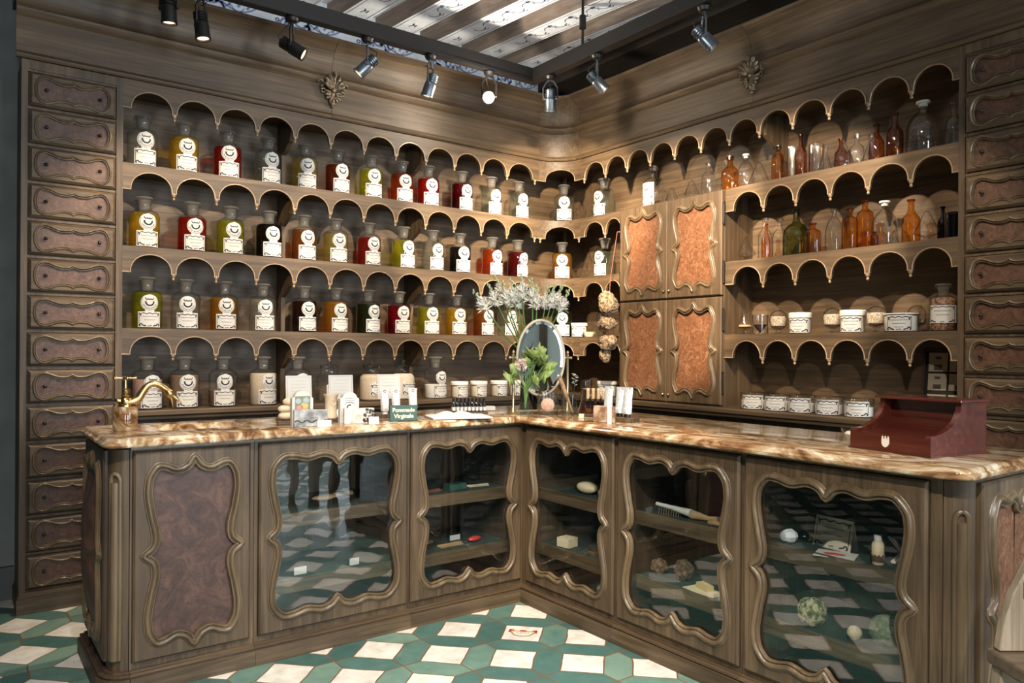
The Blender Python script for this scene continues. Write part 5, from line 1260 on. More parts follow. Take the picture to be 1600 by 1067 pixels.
def cream_tube(x, y, z, h, w, label, m, group, rz=0, lean=0, crump=0, ink_m=None):
    t = thing('cream_tube', label, 'tube', (x, y, z), rz, group, world=False); t.rotation_euler = (radians(-6), radians(lean), rz)
    g = B(); n = 10; rows = [(0, .42, .42), (.03, .46, .46), (.30, .47, .40), (.6, .49, .26), (.85, .5, .10), (.92, .5, .035), (1, .5, .03)]; vs = []
    rr = random.Random(int(x * 999))
    for f_, a, c_ in rows:
        for k in range(16):
            q = 2 * pi * k / 16; j = 1 + crump * (rr.random() - .5); vs.append((w * a * cos(q) * j, w * c_ * sin(q) * j, .014 + (h - .014) * f_))
    g.add(vs, [(i * 16 + k, i * 16 + (k + 1) % 16, (i + 1) * 16 + (k + 1) % 16, (i + 1) * 16 + k) for i in range(len(rows) - 1) for k in range(16)] + [tuple(range(15, -1, -1)), tuple(96 + k for k in range(16))]); g.build('tube_body', m, t, smooth=40)
    g = B(); g.lathe([(0, 0), (w * .30, 0), (w * .30, .013), (0, .014)], 14); g.build('cap', white if not crump else knob_m, t)
    if ink_m:
        g = B(); mp = lambda u, v: (u, -w * .52 + (v - .02) / h * w * .47, v)
        for k in range(7): g.ribbon([(-w * .40, h * (.2 + .11 * k)), (-w * .40, h * (.25 + .11 * k))], .0025, mp); g.ribbon([(w * .40, h * (.2 + .11 * k)), (w * .40, h * (.25 + .11 * k))], .0025, mp)
        g.ribbon(arcp(0, h * .90, .006, 0, 330, 10), .0035, mp); g.ribbon([(-.004, h * .2), (.004, h * .18)], .003, mp); g.build('print', ink_m, t, smooth=0, normals=False)
    return t
for x, lb in ((1.633, 'left white tube of the paper tube trio behind the green sign'), (1.686, 'middle white tube of the trio behind the green sign'), (1.768, 'right white tube standing apart behind the green sign')):
    cream_tube(x, 3.195 - (x - 1.633) * .2, Z + .0185, .120, .042, lb, tube_m, 'white tubes on the left counter', radians(-14), 0, 0, plain('tube_print', (.20, .10, .12), .6))
t = thing('green_sign', 'small dark green sign lettered in gold, Pommade Virginale', 'sign', (1.637, 3.02, Z), radians(-12), world=False)
slab(t, 'sign_board', plain('bottle_green_card', (.022, .065, .050), .5), .128, .012, .072, 0, 0, 0, radians(-8))
for k, w_ in enumerate(('Pommade', 'Virginale')):
    text_mesh(w_, .026, 'lettering', plain('gold_lettering', (.75, .68, .45), .5), t, Matrix.Rotation(radians(-8), 4, 'X') @ Matrix.Translation((0, -.0066, .041 - .027 * k)) @ Matrix.Rotation(radians(90), 4, 'X'))
# open book
t = thing('open_book', 'open book with blank white pages lying near the inner corner', 'book', (1.935, 3.03, Z), radians(-18), world=False)
page = plain('book_page', (.60, .57, .52), .8)
for s, nm in ((-1, 'left page block'), (1, 'right page block')):
    g = B(); n = 12; vs = []
    for i in range(n + 1):
        q = i / n; u = s * q * .142; hgt = .006 + .020 * sin(min(1, q * 1.6) * pi) * (1 - q) + .004 * (1 - q)
        for y in (-.095, .095):
            for z in (.003, .003 + hgt): vs.append((u, y, z))
    fs = []
    for i in range(n):
        o, q = 4 * i, 4 * i + 4; fs += [(o, o + 2, q + 2, q), (o + 1, q + 1, q + 3, o + 3), (o, q, q + 1, o + 1), (o + 2, o + 3, q + 3, q + 2)]
    fs += [(0, 1, 3, 2), (4 * n, 4 * n + 2, 4 * n + 3, 4 * n + 1)]
    g.add(vs, fs); g.build('page_block', page, t, smooth=30)
slab(t, 'book_cover', plain('book_cover', (.10, .06, .04), .7), .292, .198, .003)
# tray of sample vials, two rows of nine
t = thing('vial_rack', 'low dark rack holding two rows of sample vials', 'rack', (2.10, 3.19, Z), radians(-24), world=False)
slab(t, 'rack_base', wood_dark, .185, .065, .012)
vial_b = plain('vial_dark_glass', (.012, .010, .009), .1)
proto = None
Rm = Matrix.Translation((2.10, 3.19, Z)) @ Matrix.Rotation(radians(-24), 4, 'Z')
for r_ in range(2):
    for k in range(9):
        p = Rm @ Vector((-.078 + .0195 * k, -.016 + .032 * r_, .0125))
        lb = 'tiny dark vial with a white label, standing in the %s row of the sample rack' % ('front' if r_ == 0 else 'back')
        if proto is None:
            g = B(); g.lathe([(0, 0), (.0075, 0), (.0075, .038), (.004, .044), (.004, .048), (0, .048)], 12, mi=0); g.lathe([(.0078, .005), (.0078, .024)], 12, mi=1); g.lathe([(0, .048), (.0048, .048), (.0044, .066), (0, .067)], 10, mi=2)
            proto = g.build('sample_vial', [vial_b, paper, knob_m], None, smooth=40); o = proto
        else: o = proto.copy(); COL.objects.link(o)
        o.location = p; tag(o, lb, 'vial', 'sample vials, %s row' % ('front' if r_ == 0 else 'back'))
t = thing('white_box', 'small flat white box behind the sample vials', 'box', (2.315, 3.33, Z), radians(-20), world=False); slab(t, 'box', white, .07, .05, .022)

# oval mirror on brass posts
ma = atan2(-.116, .261); t = thing('table_mirror', 'oval tilting table mirror on slim brass posts', 'mirror', (2.436, 3.031, Z), ma, world=False)
ov = lambda r, n=48: [(r * .128 / .128 * .128 * cos(2 * pi * k / n) / .128 * .128, 0, .285 + r * .196 * sin(2 * pi * k / n)) for k in range(n)]
def oval(rx, rz_, y, n=48): return [(rx * cos(2 * pi * k / n), y, .285 + rz_ * sin(2 * pi * k / n)) for k in range(n)]
g = B(); g.tube(oval(.125, .193, 0), .0075, 8, closed=True); g.build('oval_frame', plain('aged_cream_gilt', (.50, .44, .30), .4, .3), t, smooth=60)
silver = plain('mirror_silver', (.80, .83, .82), .015, 1.0)
g = B(); A, C = oval(.124, .192, -.002), oval(.106, .174, -.0055); n = 48
g.add(A + C, [(i, (i + 1) % n, n + (i + 1) % n, n + i) for i in range(n)]); g.add(C, [tuple(range(n))]); g.add(oval(.124, .192, .004), [tuple(range(n))]); g.add(A + oval(.124, .192, .004), [(i, (i + 1) % n, n + (i + 1) % n, n + i) for i in range(n)]); g.build('mirror_glass', silver, t, smooth=0)
pale_brass = plain('pale_brass', (.50, .43, .27), .3, .9)
for s in (-1, 1):
    g = B(); g.lathe([(0, .0), (.020, 0), (.022, .008), (.014, .018), (.011, .028), (.0065, .034), (.0065, .292), (.009, .296), (.009, .300), (.004, .304), (.008, .312), (.006, .320), (0, .324)], 14, (s * .144, 0, 0)); g.tube([(s * .130, 0, .285), (s * .158, 0, .285)], .005, 8); g.ball((s * .162, 0, .285), .008, 10, 8); g.build('post', pale_brass, t, smooth=50)
g = B(); g.tube([(-.144, 0, .012), (.144, 0, .012)], .007, 10); g.build('foot_rail', pale_brass, t)

# tall bouquet behind the mirror
VX, VY = 2.500, 3.215
t = thing('tall_vase', 'tall dark green glass vase behind the oval mirror', 'vase', (VX, VY, Z), world=False)
g = B(); g.lathe([(0, 0), (.046, 0), (.048, .006), (.046, .10), (.040, .20), (.050, .27), (.046, .27), (.037, .20), (.042, .10), (.043, .01), (0, .01)], 24); g.build('vase_body', glass('deep_green_glass', (.10, .16, .08), (.02, .04, .02), 1.5), t, smooth=60)
stem_m = plain('flower_stem', (.10, .20, .045), .5); petal = plain('white_petal', (.78, .77, .70), .6); bud = plain('green_bud', (.38, .46, .26), .6)
def floret(g, c, d, s, op):
    q = Vector(d).normalized().to_track_quat('Z', 'Y').to_matrix().to_4x4(); M4 = Matrix.Translation(c) @ q
    g.lathe([(0, -s * 1.3), (s * .10, -s * 1.2), (s * .16, -s * .3), (s * .22, 0)], 7, M=M4, mi=0)
    for k in range(6):
        a = k * pi / 3; l = s * (1.0 if op else .5); e = s * (.75 if op else .18)
        pts = [(0, 0, 0), (e * .5, -.16 * l, .45 * l), (e, 0, l * .8), (e * .5, .16 * l, .45 * l)]
        R4 = M4 @ Matrix.Rotation(a, 4, 'Z'); g.add([R4 @ Vector((p[0] + s * .08, p[1], p[2])) for p in pts], [(0, 1, 2, 3)], 0)
IR = Vector((.803, -.596, 0)); BK = Vector((.596, .803, 0))
tips = [(-.255, 1.545, 1), (-.185, 1.575, 0), (-.150, 1.625, 0), (-.115, 1.585, 0), (-.075, 1.60, 0), (-.045, 1.57, 0), (-.02, 1.625, 0), (.03, 1.60, 0), (.06, 1.565, 0), (.115, 1.565, 0), (.150, 1.57, 0), (.185, 1.575, 0), (.215, 1.545, 0)]
rnd = random.Random(3)
for i, (s, z, bent) in enumerate(tips):
    base = Vector((VX, VY, Z + .02)) + IR * max(-.03, min(.03, s * .12)) + BK * rnd.uniform(-.02, .02); dep = rnd.uniform(-.05, .03)
    tip = Vector((VX, VY, 0)) + IR * (s - .02) + BK * dep; tip.z = z - .02
    rim = Vector((VX, VY, Z + .28)) + IR * max(-.028, min(.028, s * .16)) + BK * rnd.uniform(-.012, .012)
    mid = rim.lerp(tip, .55) + IR * (.03 if s > 0 else -.015) * .4 + Vector((0, 0, .01))
    if bent: mid = rim + IR * -.10 + Vector((0, 0, .12))
    lb = 'bent tuberose stem leaning out at the far left of the tall bouquet' if bent else ('white tuberose stem leaning right in the tall bouquet behind the mirror' if s > .1 else 'white tuberose stem upright in the tall bouquet behind the mirror')
    t = thing('tuberose_stem', lb, 'flower', tuple(base), 0, None if bent else ('tuberose stems leaning right' if s > .1 else 'tuberose stems upright'), world=True)
    pth = [tuple(q) for q in (base, rim, mid, tip)]
    cv = []
    for k in range(13):
        u = k / 12 * 3; j = min(2, int(u)); f_ = u - j; P4 = [Vector(pth[max(0, j - 1)]), Vector(pth[j]), Vector(pth[j + 1]), Vector(pth[min(3, j + 2)])]
        cv.append(.5 * (2 * P4[1] + (P4[2] - P4[0]) * f_ + (2 * P4[0] - 5 * P4[1] + 4 * P4[2] - P4[3]) * f_ * f_ + (3 * P4[1] - P4[0] - 3 * P4[2] + P4[3]) * f_ ** 3))
    g = B(); g.tube(cv, .0052, 7, r1=.0035); g.build('stem', stem_m, t, smooth=60)
    g = B(); ax = (cv[-1] - cv[-3]).normalized()
    for k in range(13):
        q = k / 12; a = k * 2.4; dv = (ax.orthogonal().normalized()); dv = Matrix.Rotation(a, 3, ax) @ dv
        d = dv * (1 - q * .6) + ax * (.35 + q); c = Vector(tip) - ax * (.075 * (1 - q)) + dv * .020 * (1 - q * .7)
        floret(g, c, d, .034 - .013 * q, q < .7)
    g.build('blossoms', petal, t, smooth=0, normals=False)
    g = B()
    for k in range(6): g.ball(Vector(tip) + ax * (.006 + .007 * k) + Vector((rnd.uniform(-.010, .010), rnd.uniform(-.010, .010), 0)), .0055, 6, 5, (1, 1, 1.8))
    g.build('buds', bud, t, smooth=60)
# leafy sprig in a conical flask
SX, SY = 2.318, 3.005
t = thing('conical_vase', 'small conical flask of water in front of the mirror, holding a leafy sprig', 'vase', (SX, SY, Z), world=False)
g = B(); g.lathe([(0, 0), (.040, 0), (.043, .006), (.040, .018), (.019, .085), (.015, .100), (.015, .126), (.019, .130), (.014, .130)], 24); g.build('flask_body', glass_c, t, smooth=50)
g = B(); g.lathe([(0, .004), (.037, .004), (.038, .016), (.0225, .065), (0, .065)], 22); g.build('water', LIQ['water'], t)
leaf_m = noisy('young_leaf', (.11, .19, .04), (.28, .36, .11), 30, .5, .1); pinkw = noisy('pinkish_petal', (.62, .42, .40), (.80, .72, .66), 60, .6, .1)
t = thing('leafy_sprig', 'sprig of bright green leaves with a pinkish white flower head in the small flask', 'plant', (SX, SY, Z + .02), world=True)
g = B(); rnd = random.Random(11); tipsL = []
for s, z, dp in ((-.06, 1.10, -.02), (-.03, 1.13, .01), (.02, 1.20, .0), (.055, 1.19, .01), (.07, 1.12, -.01), (.03, 1.08, -.02), (.0, 1.15, .02), (.09, 1.16, .0), (.045, 1.22, .0)):
    e = Vector((SX, SY, 0)) + IR * s + BK * dp; e.z = z; g.tube([(SX, SY, Z + .03), (SX + (e.x - SX) * .15, SY + (e.y - SY) * .15, Z + .13), tuple(e)], .0028, 6); tipsL.append(e)
g.build('stem', stem_m, t, smooth=60)
for e in tipsL:
    g = B(); sz = rnd.uniform(.056, .078); dirv = (Vector((e.x - SX, e.y - SY, .02)) + Vector((-.02, -.03, 0))).normalized(); nrm = Vector((-.55 + rnd.uniform(-.5, .5), -.75 + rnd.uniform(-.4, .4), .45 + rnd.uniform(-.4, .4))).normalized(); sd = dirv.cross(nrm).normalized(); nrm = sd.cross(dirv)
    pl = [(0, 0), (.10, .02), (.34, -.12), (.58, -.04), (.50, .14), (.40, .22), (.62, .30), (.86, .50), (.62, .56), (.42, .56), (.40, .78), (.24, .92), (0, 1.18)]; pl = pl + [(-x, y) for x, y in reversed(pl[1:-1])]
    ce = e + dirv * sz * .45 + nrm * .008
    vs = [tuple(ce)] + [tuple(e + sd * x * sz + dirv * y * sz - nrm * abs(x) * sz * .35) for x, y in pl]; n = len(pl); g.add(vs, [(0, 1 + i, 1 + (i + 1) % n) for i in range(n)])
    lf = g.build('leaf', leaf_m, t, smooth=80, normals=False); so = lf.modifiers.new('thick', 'SOLIDIFY'); so.thickness = .0008
g = B(); c = Vector((SX, SY, 1.165)) + IR * -.022 - BK * .03
for k in range(16):
    d = Vector((rnd.uniform(-1, .4), rnd.uniform(-1, .2), rnd.uniform(-.5, 1))).normalized(); floret(g, c + d * .022, d, .016, True)
g.build('flower_head', pinkw, t, smooth=0, normals=False)
# glasses with puff, whisk and brushes
def tumbler(x, y, r, h, label):
    t = thing('glass_tumbler', label, 'glass', (x, y, Z), 0, None, world=False); g = B(); g.lathe([(0, 0), (r - .002, 0), (r, .003), (r, h), (r - .003, h), (r - .003, .010), (0, .009)], 28); g.build('glass_body', glass_c, t, smooth=50); return t
tumbler(2.400, 2.925, .052, .112, 'wide clear tumbler holding a pink powder puff')
o = B(); o.ball((0, 0, 0), .036, 18, 12, (1, .55, 1)); o = tag(o.build('powder_puff', noisy('puff_pink', (.50, .28, .20), (.68, .44, .34), 80, .9, .5), smooth=80), 'round pink powder puff standing in the wide tumbler', 'powder puff'); o.location = (2.397, 2.925, Z + .049); o.rotation_euler = (0, 0, ma)
tumbler(2.490, 2.868, .040, .105, 'narrower clear tumbler holding a whisk and brushes')
def sloped(name, label, cat, a, c, r, m, extra=None):
    g = B(); a, c = Vector(a), Vector(c); g.tube([a, a.lerp(c, .25), a.lerp(c, .6), c], r, 9); g = g; t = thing(name, label, cat, tuple(a)); g.build('handle', m, t, smooth=60)
    if extra: extra(t, a, c)
bamboo = noisy('bamboo', (.20, .12, .06), (.42, .28, .15), 60, .6, .2)
def whisk(t, a, c):
    g = B(); d = (c - a).normalized(); s = d.orthogonal().normalized()
    for k in range(12):
        v = Matrix.Rotation(k * pi / 6, 3, d) @ s; g.tube([c - d * .02 + v * .006, c + d * .012 + v * .010], .0015, 5)
    g.build('fibres', bamboo, t, smooth=60)
sloped('bamboo_whisk', 'bundled bamboo whisk leaning left in the narrow tumbler', 'whisk', Vector((2.490, 2.868, Z + .012)) + IR * .018, Vector((2.490, 2.868, Z + .185)) + IR * -.048, [.005, .007, .011, .012], bamboo, whisk)
def bristle(t, a, c):
    g = B(); d = (c - a).normalized(); s = d.orthogonal().normalized()
    for k in range(40):
        v = Matrix.Rotation(k * 2.4, 3, d) @ s; q = (k % 8) / 8; p = c - d * (.06 * q); g.tube([p, p + v * (.020 - .006 * q) + d * .006], .0011, 4)
    g.build('bristles', plain('white_bristle', (.62, .60, .58), .6), t, smooth=60)
sloped('bottle_brush', 'dark handled brush with white bristles upright at the right of the narrow tumbler', 'brush', Vector((2.490, 2.868, Z + .012)) + IR * .012, Vector((2.490, 2.868, Z + .20)) + IR * .030, .0028, iron, bristle)
# tiered rack of amber bottles and corked vials
t = thing('tiered_rack', 'dark two-tier wooden rack of small amber bottles', 'rack', (2.545, 2.745, Z), radians(-66), world=False)
slab(t, 'lower_tier', wood_dark, .120, .085, .014); slab(t, 'upper_tier', wood_dark, .120, .040, .012, 0, .022, .072)
for s in (-1, 1):
    g = B(); g.prism([(-.045, 0), (.045, 0), (.045, .125), (.006, .125), (.0, .084), (-.045, .020)], s * .066 - .003, s * .066 + .003, mp=lambda u, v, w_: (w_, u, v)); g.build('side_cheek', wood_dark, t, smooth=0)
Rm = Matrix.Translation((2.545, 2.745, Z)) @ Matrix.Rotation(radians(-66), 4, 'Z')
for k in range(4):
    p = Rm @ Vector((-.042 + .028 * k, -.018, .0145)); q = old_glass('bottle', p.x, p.y, p.z, .025, .062, glass_amber, 'small amber bottle on the lower tier of the dark rack', 'amber bottles on the lower tier', stopper=knob_m)
for k in range(4):
    p = Rm @ Vector((-.042 + .028 * k, .022, .0845)); g = B(); g.lathe([(0, 0), (.009, 0), (.009, .034), (.008, .044), (0, .045)], 12, tuple(p), mi=0); g.lathe([(0, .040), (.0095, .040), (.0095, .052), (0, .053)], 12, tuple(p), mi=1)
    tag(g.build('corked_vial', [plain('vial_wood', (.50, .36, .20), .6), plain('vial_cork', (.62, .48, .32), .8)], None, smooth=40), 'little pale corked vial on the upper tier of the dark rack', 'vial', 'corked vials on the upper tier')
price_tag(2.420, 2.700, .026, .020, 'tiny cream tag at the foot of the amber bottle rack', -66, cream)
# marble block, tag and foil tubes
t = thing('stone_block', 'small upright block of brown marble in front of the foil tubes', 'block', (2.362, 2.480, Z), radians(-76), world=False); slab(t, 'block', noisy('brown_marble', (.20, .11, .06), (.45, .34, .25), 24, .3, .02, lo=.4, hi=.6), .105, .020, .074)
t = thing('price_strip', 'narrow tall white tag beside the brown marble block', 'tag', (2.312, 2.395, Z), radians(-76), world=False); slab(t, 'tag_card', white, .020, .006, .082, bevel=.0006)
slab(thing('wooden_stand', 'reddish wooden stand carrying the foil tubes', 'stand', (2.455, 2.485, Z), radians(-76), world=False), 'stand_block', wood_y, .190, .060, .022)
foil = plain('crumpled_foil', (.70, .74, .76), .32, .55, bump=.5, bscale=60)
for yy, lb in ((2.555, 'crumpled foil tube standing alone behind the marble block'), (2.478, 'crumpled foil tube, left one of the touching pair'), (2.430, 'crumpled foil tube, right one of the touching pair')):
    cream_tube(2.455, yy, Z + .0225, .135, .046, lb, foil, 'foil tubes on the right counter', radians(-74), 0, .12)
# glass bowl and the mahogany display box
t = thing('glass_bowl', 'small clear glass bowl of white flakes left of the mahogany box', 'bowl', (2.585, 1.425, Z), world=False)
g = B(); g.lathe([(0, 0), (.022, 0), (.034, .012), (.046, .034), (.050, .052), (.047, .052), (.042, .034), (.030, .014), (0, .006)], 28); g.build('bowl_body', glass_c, t, smooth=60)
g = B(); g.lathe([(0, .008), (.028, .014), (.039, .032), (.030, .040), (0, .043)], 22); g.build('flakes', POW['white powder'], t)
t = thing('display_box', 'open red mahogany display box with curved sides and a small crest plate', 'box', (2.565, 1.205, Z), radians(-99), world=False)
bw, bd_ = .285, .285
g = B(); g.box(-bw / 2, bw / 2, -bd_ / 2, bd_ / 2, .006, .058); g.box(-bw / 2 - .004, bw / 2 + .004, -bd_ / 2 - .004, bd_ / 2 + .004, 0, .006); g.build('drawer_base', mahogany, t, smooth=0)
cur = [(-bd_ / 2, .058), (-bd_ / 2 + .006, .064)] + [(-bd_ / 2 + .006 + .165 * (1 - cos(a)), .064 + .098 * sin(a)) for a in [pi / 2 * k / 12 for k in range(1, 13)]]
cur = [(-bd_ / 2, .058), (-bd_ / 2 + .004, .066)] + [(-bd_ / 2 + .004 + .150 * sin(a), .164 - .098 * cos(a)) for a in [pi / 2 * k / 12 for k in range(1, 13)]]
for s in (-1, 1):
    g = B(); xo = s * (bw / 2 - .009); g.prism(cur + [(bd_ / 2, .164), (bd_ / 2, .058)], xo - .009, xo + .009, mp=lambda u, v, w_: (w_, u, v)); g.build('curved_side', mahogany, t, smooth=20)
g = B(); g.box(-bw / 2 + .018, bw / 2 - .018, .045, .057, .058, .164); g.build('inner_back', mahogany, t, smooth=0)
g = B(); g.box(-bw / 2 - .010, bw / 2 + .010, -bd_ / 2 + .135, bd_ / 2 + .006, .1642, .174); g.build('top_board', mahogany, t, smooth=0, bevel=.003)
g = B(); sh = [(-.013, .014), (.013, .014), (.013, -.002), (.008, -.011), (0, -.015), (-.008, -.011), (-.013, -.002)]; g.prism(sh, -bd_ / 2 - .003, -bd_ / 2 + .001, mp=lambda u, v, w_: (u - .01, w_, .030 + v))
for s in (-1, 0, 1): g.prism([(s * .010 - .003, .015), (s * .010 + .003, .015), (s * .010, .022)], -bd_ / 2 - .003, -bd_ / 2 + .001, mp=lambda u, v, w_: (u - .01, w_, .030 + v))
g.build('crest_plate', plain('ivory_plate', (.80, .72, .62), .3), t, 'ivory crest plate', smooth=0)

# hanging natural sponges
t = thing('sponge_string', 'string of natural sea sponges hanging at the left edge of the door cupboard', 'sponges', (3.455, 3.565, 2.14))
g = B(); g.tube([(3.505, 3.560, 2.02), (3.497, 3.560, 2.02), (3.440, 3.565, 1.7), (3.425, 3.57, 1.2)], .002, 5); g.ball((3.515, 3.560, 2.02), .006, 8, 6); g.build('string', plain('sponge_string_red', (.25, .08, .05), .8), t)
sp_m = noisy('sea_sponge', (.09, .055, .03), (.36, .26, .155), 70, .95, 1.0, lo=.40, hi=.58)
rnd = random.Random(5)
for c, r, sc in (((3.425, 3.585, 1.585), .050, (1, 1, .9)), ((3.418, 3.552, 1.535), .062, (1, 1, 1.15)), ((3.422, 3.572, 1.415), .056, (1, 1.1, .85)), ((3.420, 3.560, 1.290), .056, (1, 1.05, .95)), ((3.425, 3.592, 1.215), .040, (1, .8, 1.3))):
    bm = bmesh.new(); bmesh.ops.create_icosphere(bm, subdivisions=4, radius=r); sd = Vector((rnd.random() * 20, rnd.random() * 20, 3))
    for v in bm.verts:
        k = noise.noise(v.co * 22 + sd) * .28 + noise.noise(v.co * 70 + sd) * .16 - max(0, noise.noise(v.co * 120 + sd) - .15) * .35
        v.co = Vector((v.co.x * sc[0], v.co.y * sc[1], v.co.z * sc[2])) * (1 + k) + Vector(c)
    g = B(); bm.verts.index_update(); g.v = [tuple(v.co) for v in bm.verts]; g.f = [[q.index for q in f_.verts] for f_ in bm.faces]; g.m = [0] * len(g.f); bm.free(); g.build('sponge', sp_m, t, smooth=70)

# ================================================================ things inside the glazed cabinets (shelf felts at .546 and .271)
S1, S2 = .5465, .2715
def simple(name, label, cat, m, shape, loc, rz=0, group=None):
    g = B(); shape(g); o = g.build(name, m, smooth=40); o.location = loc; o.rotation_euler = (0, 0, rz); return tag(o, label, cat, group)
bx_ = lambda w, d, h: (lambda g: g.obox((0, 0, 0), w, d, h))
green_c = plain('green_tin', (.03, .09, .07), .4); red_c = plain('red_comb', (.40, .03, .03), .35); dkw = plain('dark_bristle', (.02, .015, .012), .8); pale_w = wood('pale_wood', (.28, .17, .08), (.45, .30, .16), (.60, .44, .26), 'X', .4)
# wide glazed cabinet
simple('price_tag', 'white tag on the lower shelf of the wide glazed cabinet, left one', 'tag', white, bx_(.055, .003, .032), (1.205, 3.135, S2), 0, 'tags in the wide glazed cabinet')
simple('price_tag', 'white tag on the lower shelf of the wide glazed cabinet, right one', 'tag', white, bx_(.045, .003, .030), (1.455, 3.135, S2), 0, 'tags in the wide glazed cabinet')
simple('price_tag', 'cream tag on the upper shelf of the wide glazed cabinet', 'tag', white, bx_(.045, .003, .030), (1.055, 3.135, S1), 0)
t = thing('hair_brush', 'dark backed hair brush on the upper shelf of the wide glazed cabinet', 'brush', (1.33, 3.18, S1), radians(12), world=False)
g = B(); g.ball((0, 0, .034), .034, 16, 10, (1.8, 1, .35)); g.tube([(.05, 0, .036), (.10, 0, .034), (.15, 0, .034)], [.012, .008, .011], 8); g.build('brush_back', pale_w, t, smooth=60)
g = B(); [g.tube([(-.045 + .009 * i, -.018 + .012 * j, .026), (-.045 + .009 * i, -.018 + .012 * j, 0)], .002, 4) for i in range(11) for j in range(4)]; g.build('bristles', dkw, t, smooth=60)
# inner-corner left cabinet
simple('soap_box', 'green box at the left of the upper shelf, cabinet left of the inner corner', 'box', green_c, bx_(.085, .06, .022), (1.735, 3.18, S1))
simple('tortoise_comb', 'reddish comb on the upper shelf beside the green box', 'comb', plain('tortoise', (.30, .09, .05), .3), lambda g: (g.obox((0, .012, 0), .13, .010, .008), [g.obox((-.06 + .008 * i, -.004, 0), .004, .026, .006) for i in range(16)]), (1.87, 3.18, S1), .1)
simple('soap_box', 'flat dark green box on the upper shelf, right of the comb', 'box', green_c, bx_(.10, .06, .026), (2.02, 3.19, S1))
simple('ivory_comb', 'long ivory comb at the right of the upper shelf, cabinet left of the inner corner', 'comb', cream, lambda g: (g.obox((0, .010, 0), .12, .012, .008), [g.obox((-.055 + .007 * i, -.004, 0), .003, .024, .005) for i in range(16)]), (2.155, 3.18, S1), -.1)
t = thing('hair_brush', 'brown wooden brush bristles down on the lower shelf, cabinet left of the inner corner', 'brush', (1.82, 3.18, S2), radians(-6), world=False)
g = B(); g.ball((0, 0, .036), .040, 16, 10, (1.7, 1, .3)); g.build('brush_back', wood_mould, t, smooth=60)
g = B(); [g.tube([(-.045 + .009 * i, -.022 + .011 * j, .028), (-.045 + .009 * i, -.022 + .011 * j, 0)], .0025, 4) for i in range(11) for j in range(5)]; g.build('bristles', dkw, t, smooth=60)
simple('wooden_comb', 'long pale wooden comb on the lower shelf beside the brown brush', 'comb', pale_w, lambda g: (g.obox((0, .012, 0), .14, .012, .009), [g.obox((-.065 + .009 * i, -.004, 0), .004, .028, .006) for i in range(15)]), (1.985, 3.17, S2), .05)
simple('red_brush', 'small red brush on the lower shelf, cabinet left of the inner corner', 'brush', red_c, lambda g: g.ball((0, 0, .014), .014, 14, 8, (3.0, 1.4, 1)), (2.125, 3.17, S2), .1)
simple('price_tag', 'cream tag behind the red brush in the cabinet left of the inner corner', 'tag', white, bx_(.06, .003, .026), (2.06, 3.25, S2))
# inner-corner right cabinet
simple('pumice_stone', 'large oval pumice on the upper shelf, cabinet right of the inner corner', 'stone', cream, lambda g: g.ball((0, 0, .030), .030, 18, 12, (1.3, 2.1, 1)), (2.47, 2.71, S1), 0)
simple('pumice_stone', 'smaller oval pumice on the upper shelf, cabinet right of the inner corner', 'stone', noisy('rough_pumice', (.30, .22, .15), (.50, .40, .28), 60, .9, .5), lambda g: g.ball((0, 0, .026), .026, 18, 12, (1.2, 1.9, 1)), (2.45, 2.555, S1), 0)
simple('soap_bar', 'cream soap cube on the lower shelf, cabinet right of the inner corner', 'soap', cream, lambda g: g.obox((0, 0, 0), .07, .075, .044), (2.45, 2.83, S2), .15)
t = thing('nail_brush', 'round wooden nail brush on the lower shelf, cabinet right of the inner corner', 'brush', (2.45, 2.625, S2), world=False)
g = B(); g.lathe([(0, .0), (.034, 0), (.038, .010), (.036, .022), (0, .024)], 20); g.build('brush_back', wood_mould, t); g = B(); g.lathe([(.034, .024), (.038, .044), (.030, .047), (0, .049)], 22); g.build('bristles', dkw, t)
simple('soap_box', 'pale little box beside the nail brush at the frame of the glass', 'box', white, bx_(.05, .035, .030), (2.45, 2.51, S2), .2)
# middle right cabinet
t = thing('bath_brush', 'long handled bath brush with pale bristles on the upper shelf of the middle right cabinet', 'brush', (2.45, 2.02, S1), radians(90), world=False)
g = B(); g.tube([(-.02, 0, .020), (.05, 0, .016), (.10, 0, .020), (.14, 0, .016)], [.020, .010, .013, .009], 10); g.build('handle', pale_w, t, smooth=60)
t.rotation_euler = (0, 0, radians(-82))
g = B(); g.tube([(-.20, 0, .040), (-.12, 0, .034), (-.03, 0, .024)], [.008, .010, .018], 10); g.build('head', white, t, smooth=60); g = B(); [g.tube([(-.18 + .012 * i, -.006 + .012 * j, .034 - .0006 * i), (-.182 + .012 * i, -.010 + .02 * j, 0)], .002, 4) for i in range(9) for j in range(2)]; g.build('bristles', plain('horse_hair', (.16, .11, .07), .8), t, smooth=60)
simple('wooden_peg', 'turned wooden peg lying beside the bath brush handle', 'brush', pale_w, lambda g: g.tube([(0, -.05, .013), (0, 0, .012), (0, .05, .014), (0, .06, .010)], [.008, .009, .013, .008], 10), (2.43, 1.88, S1), .2)
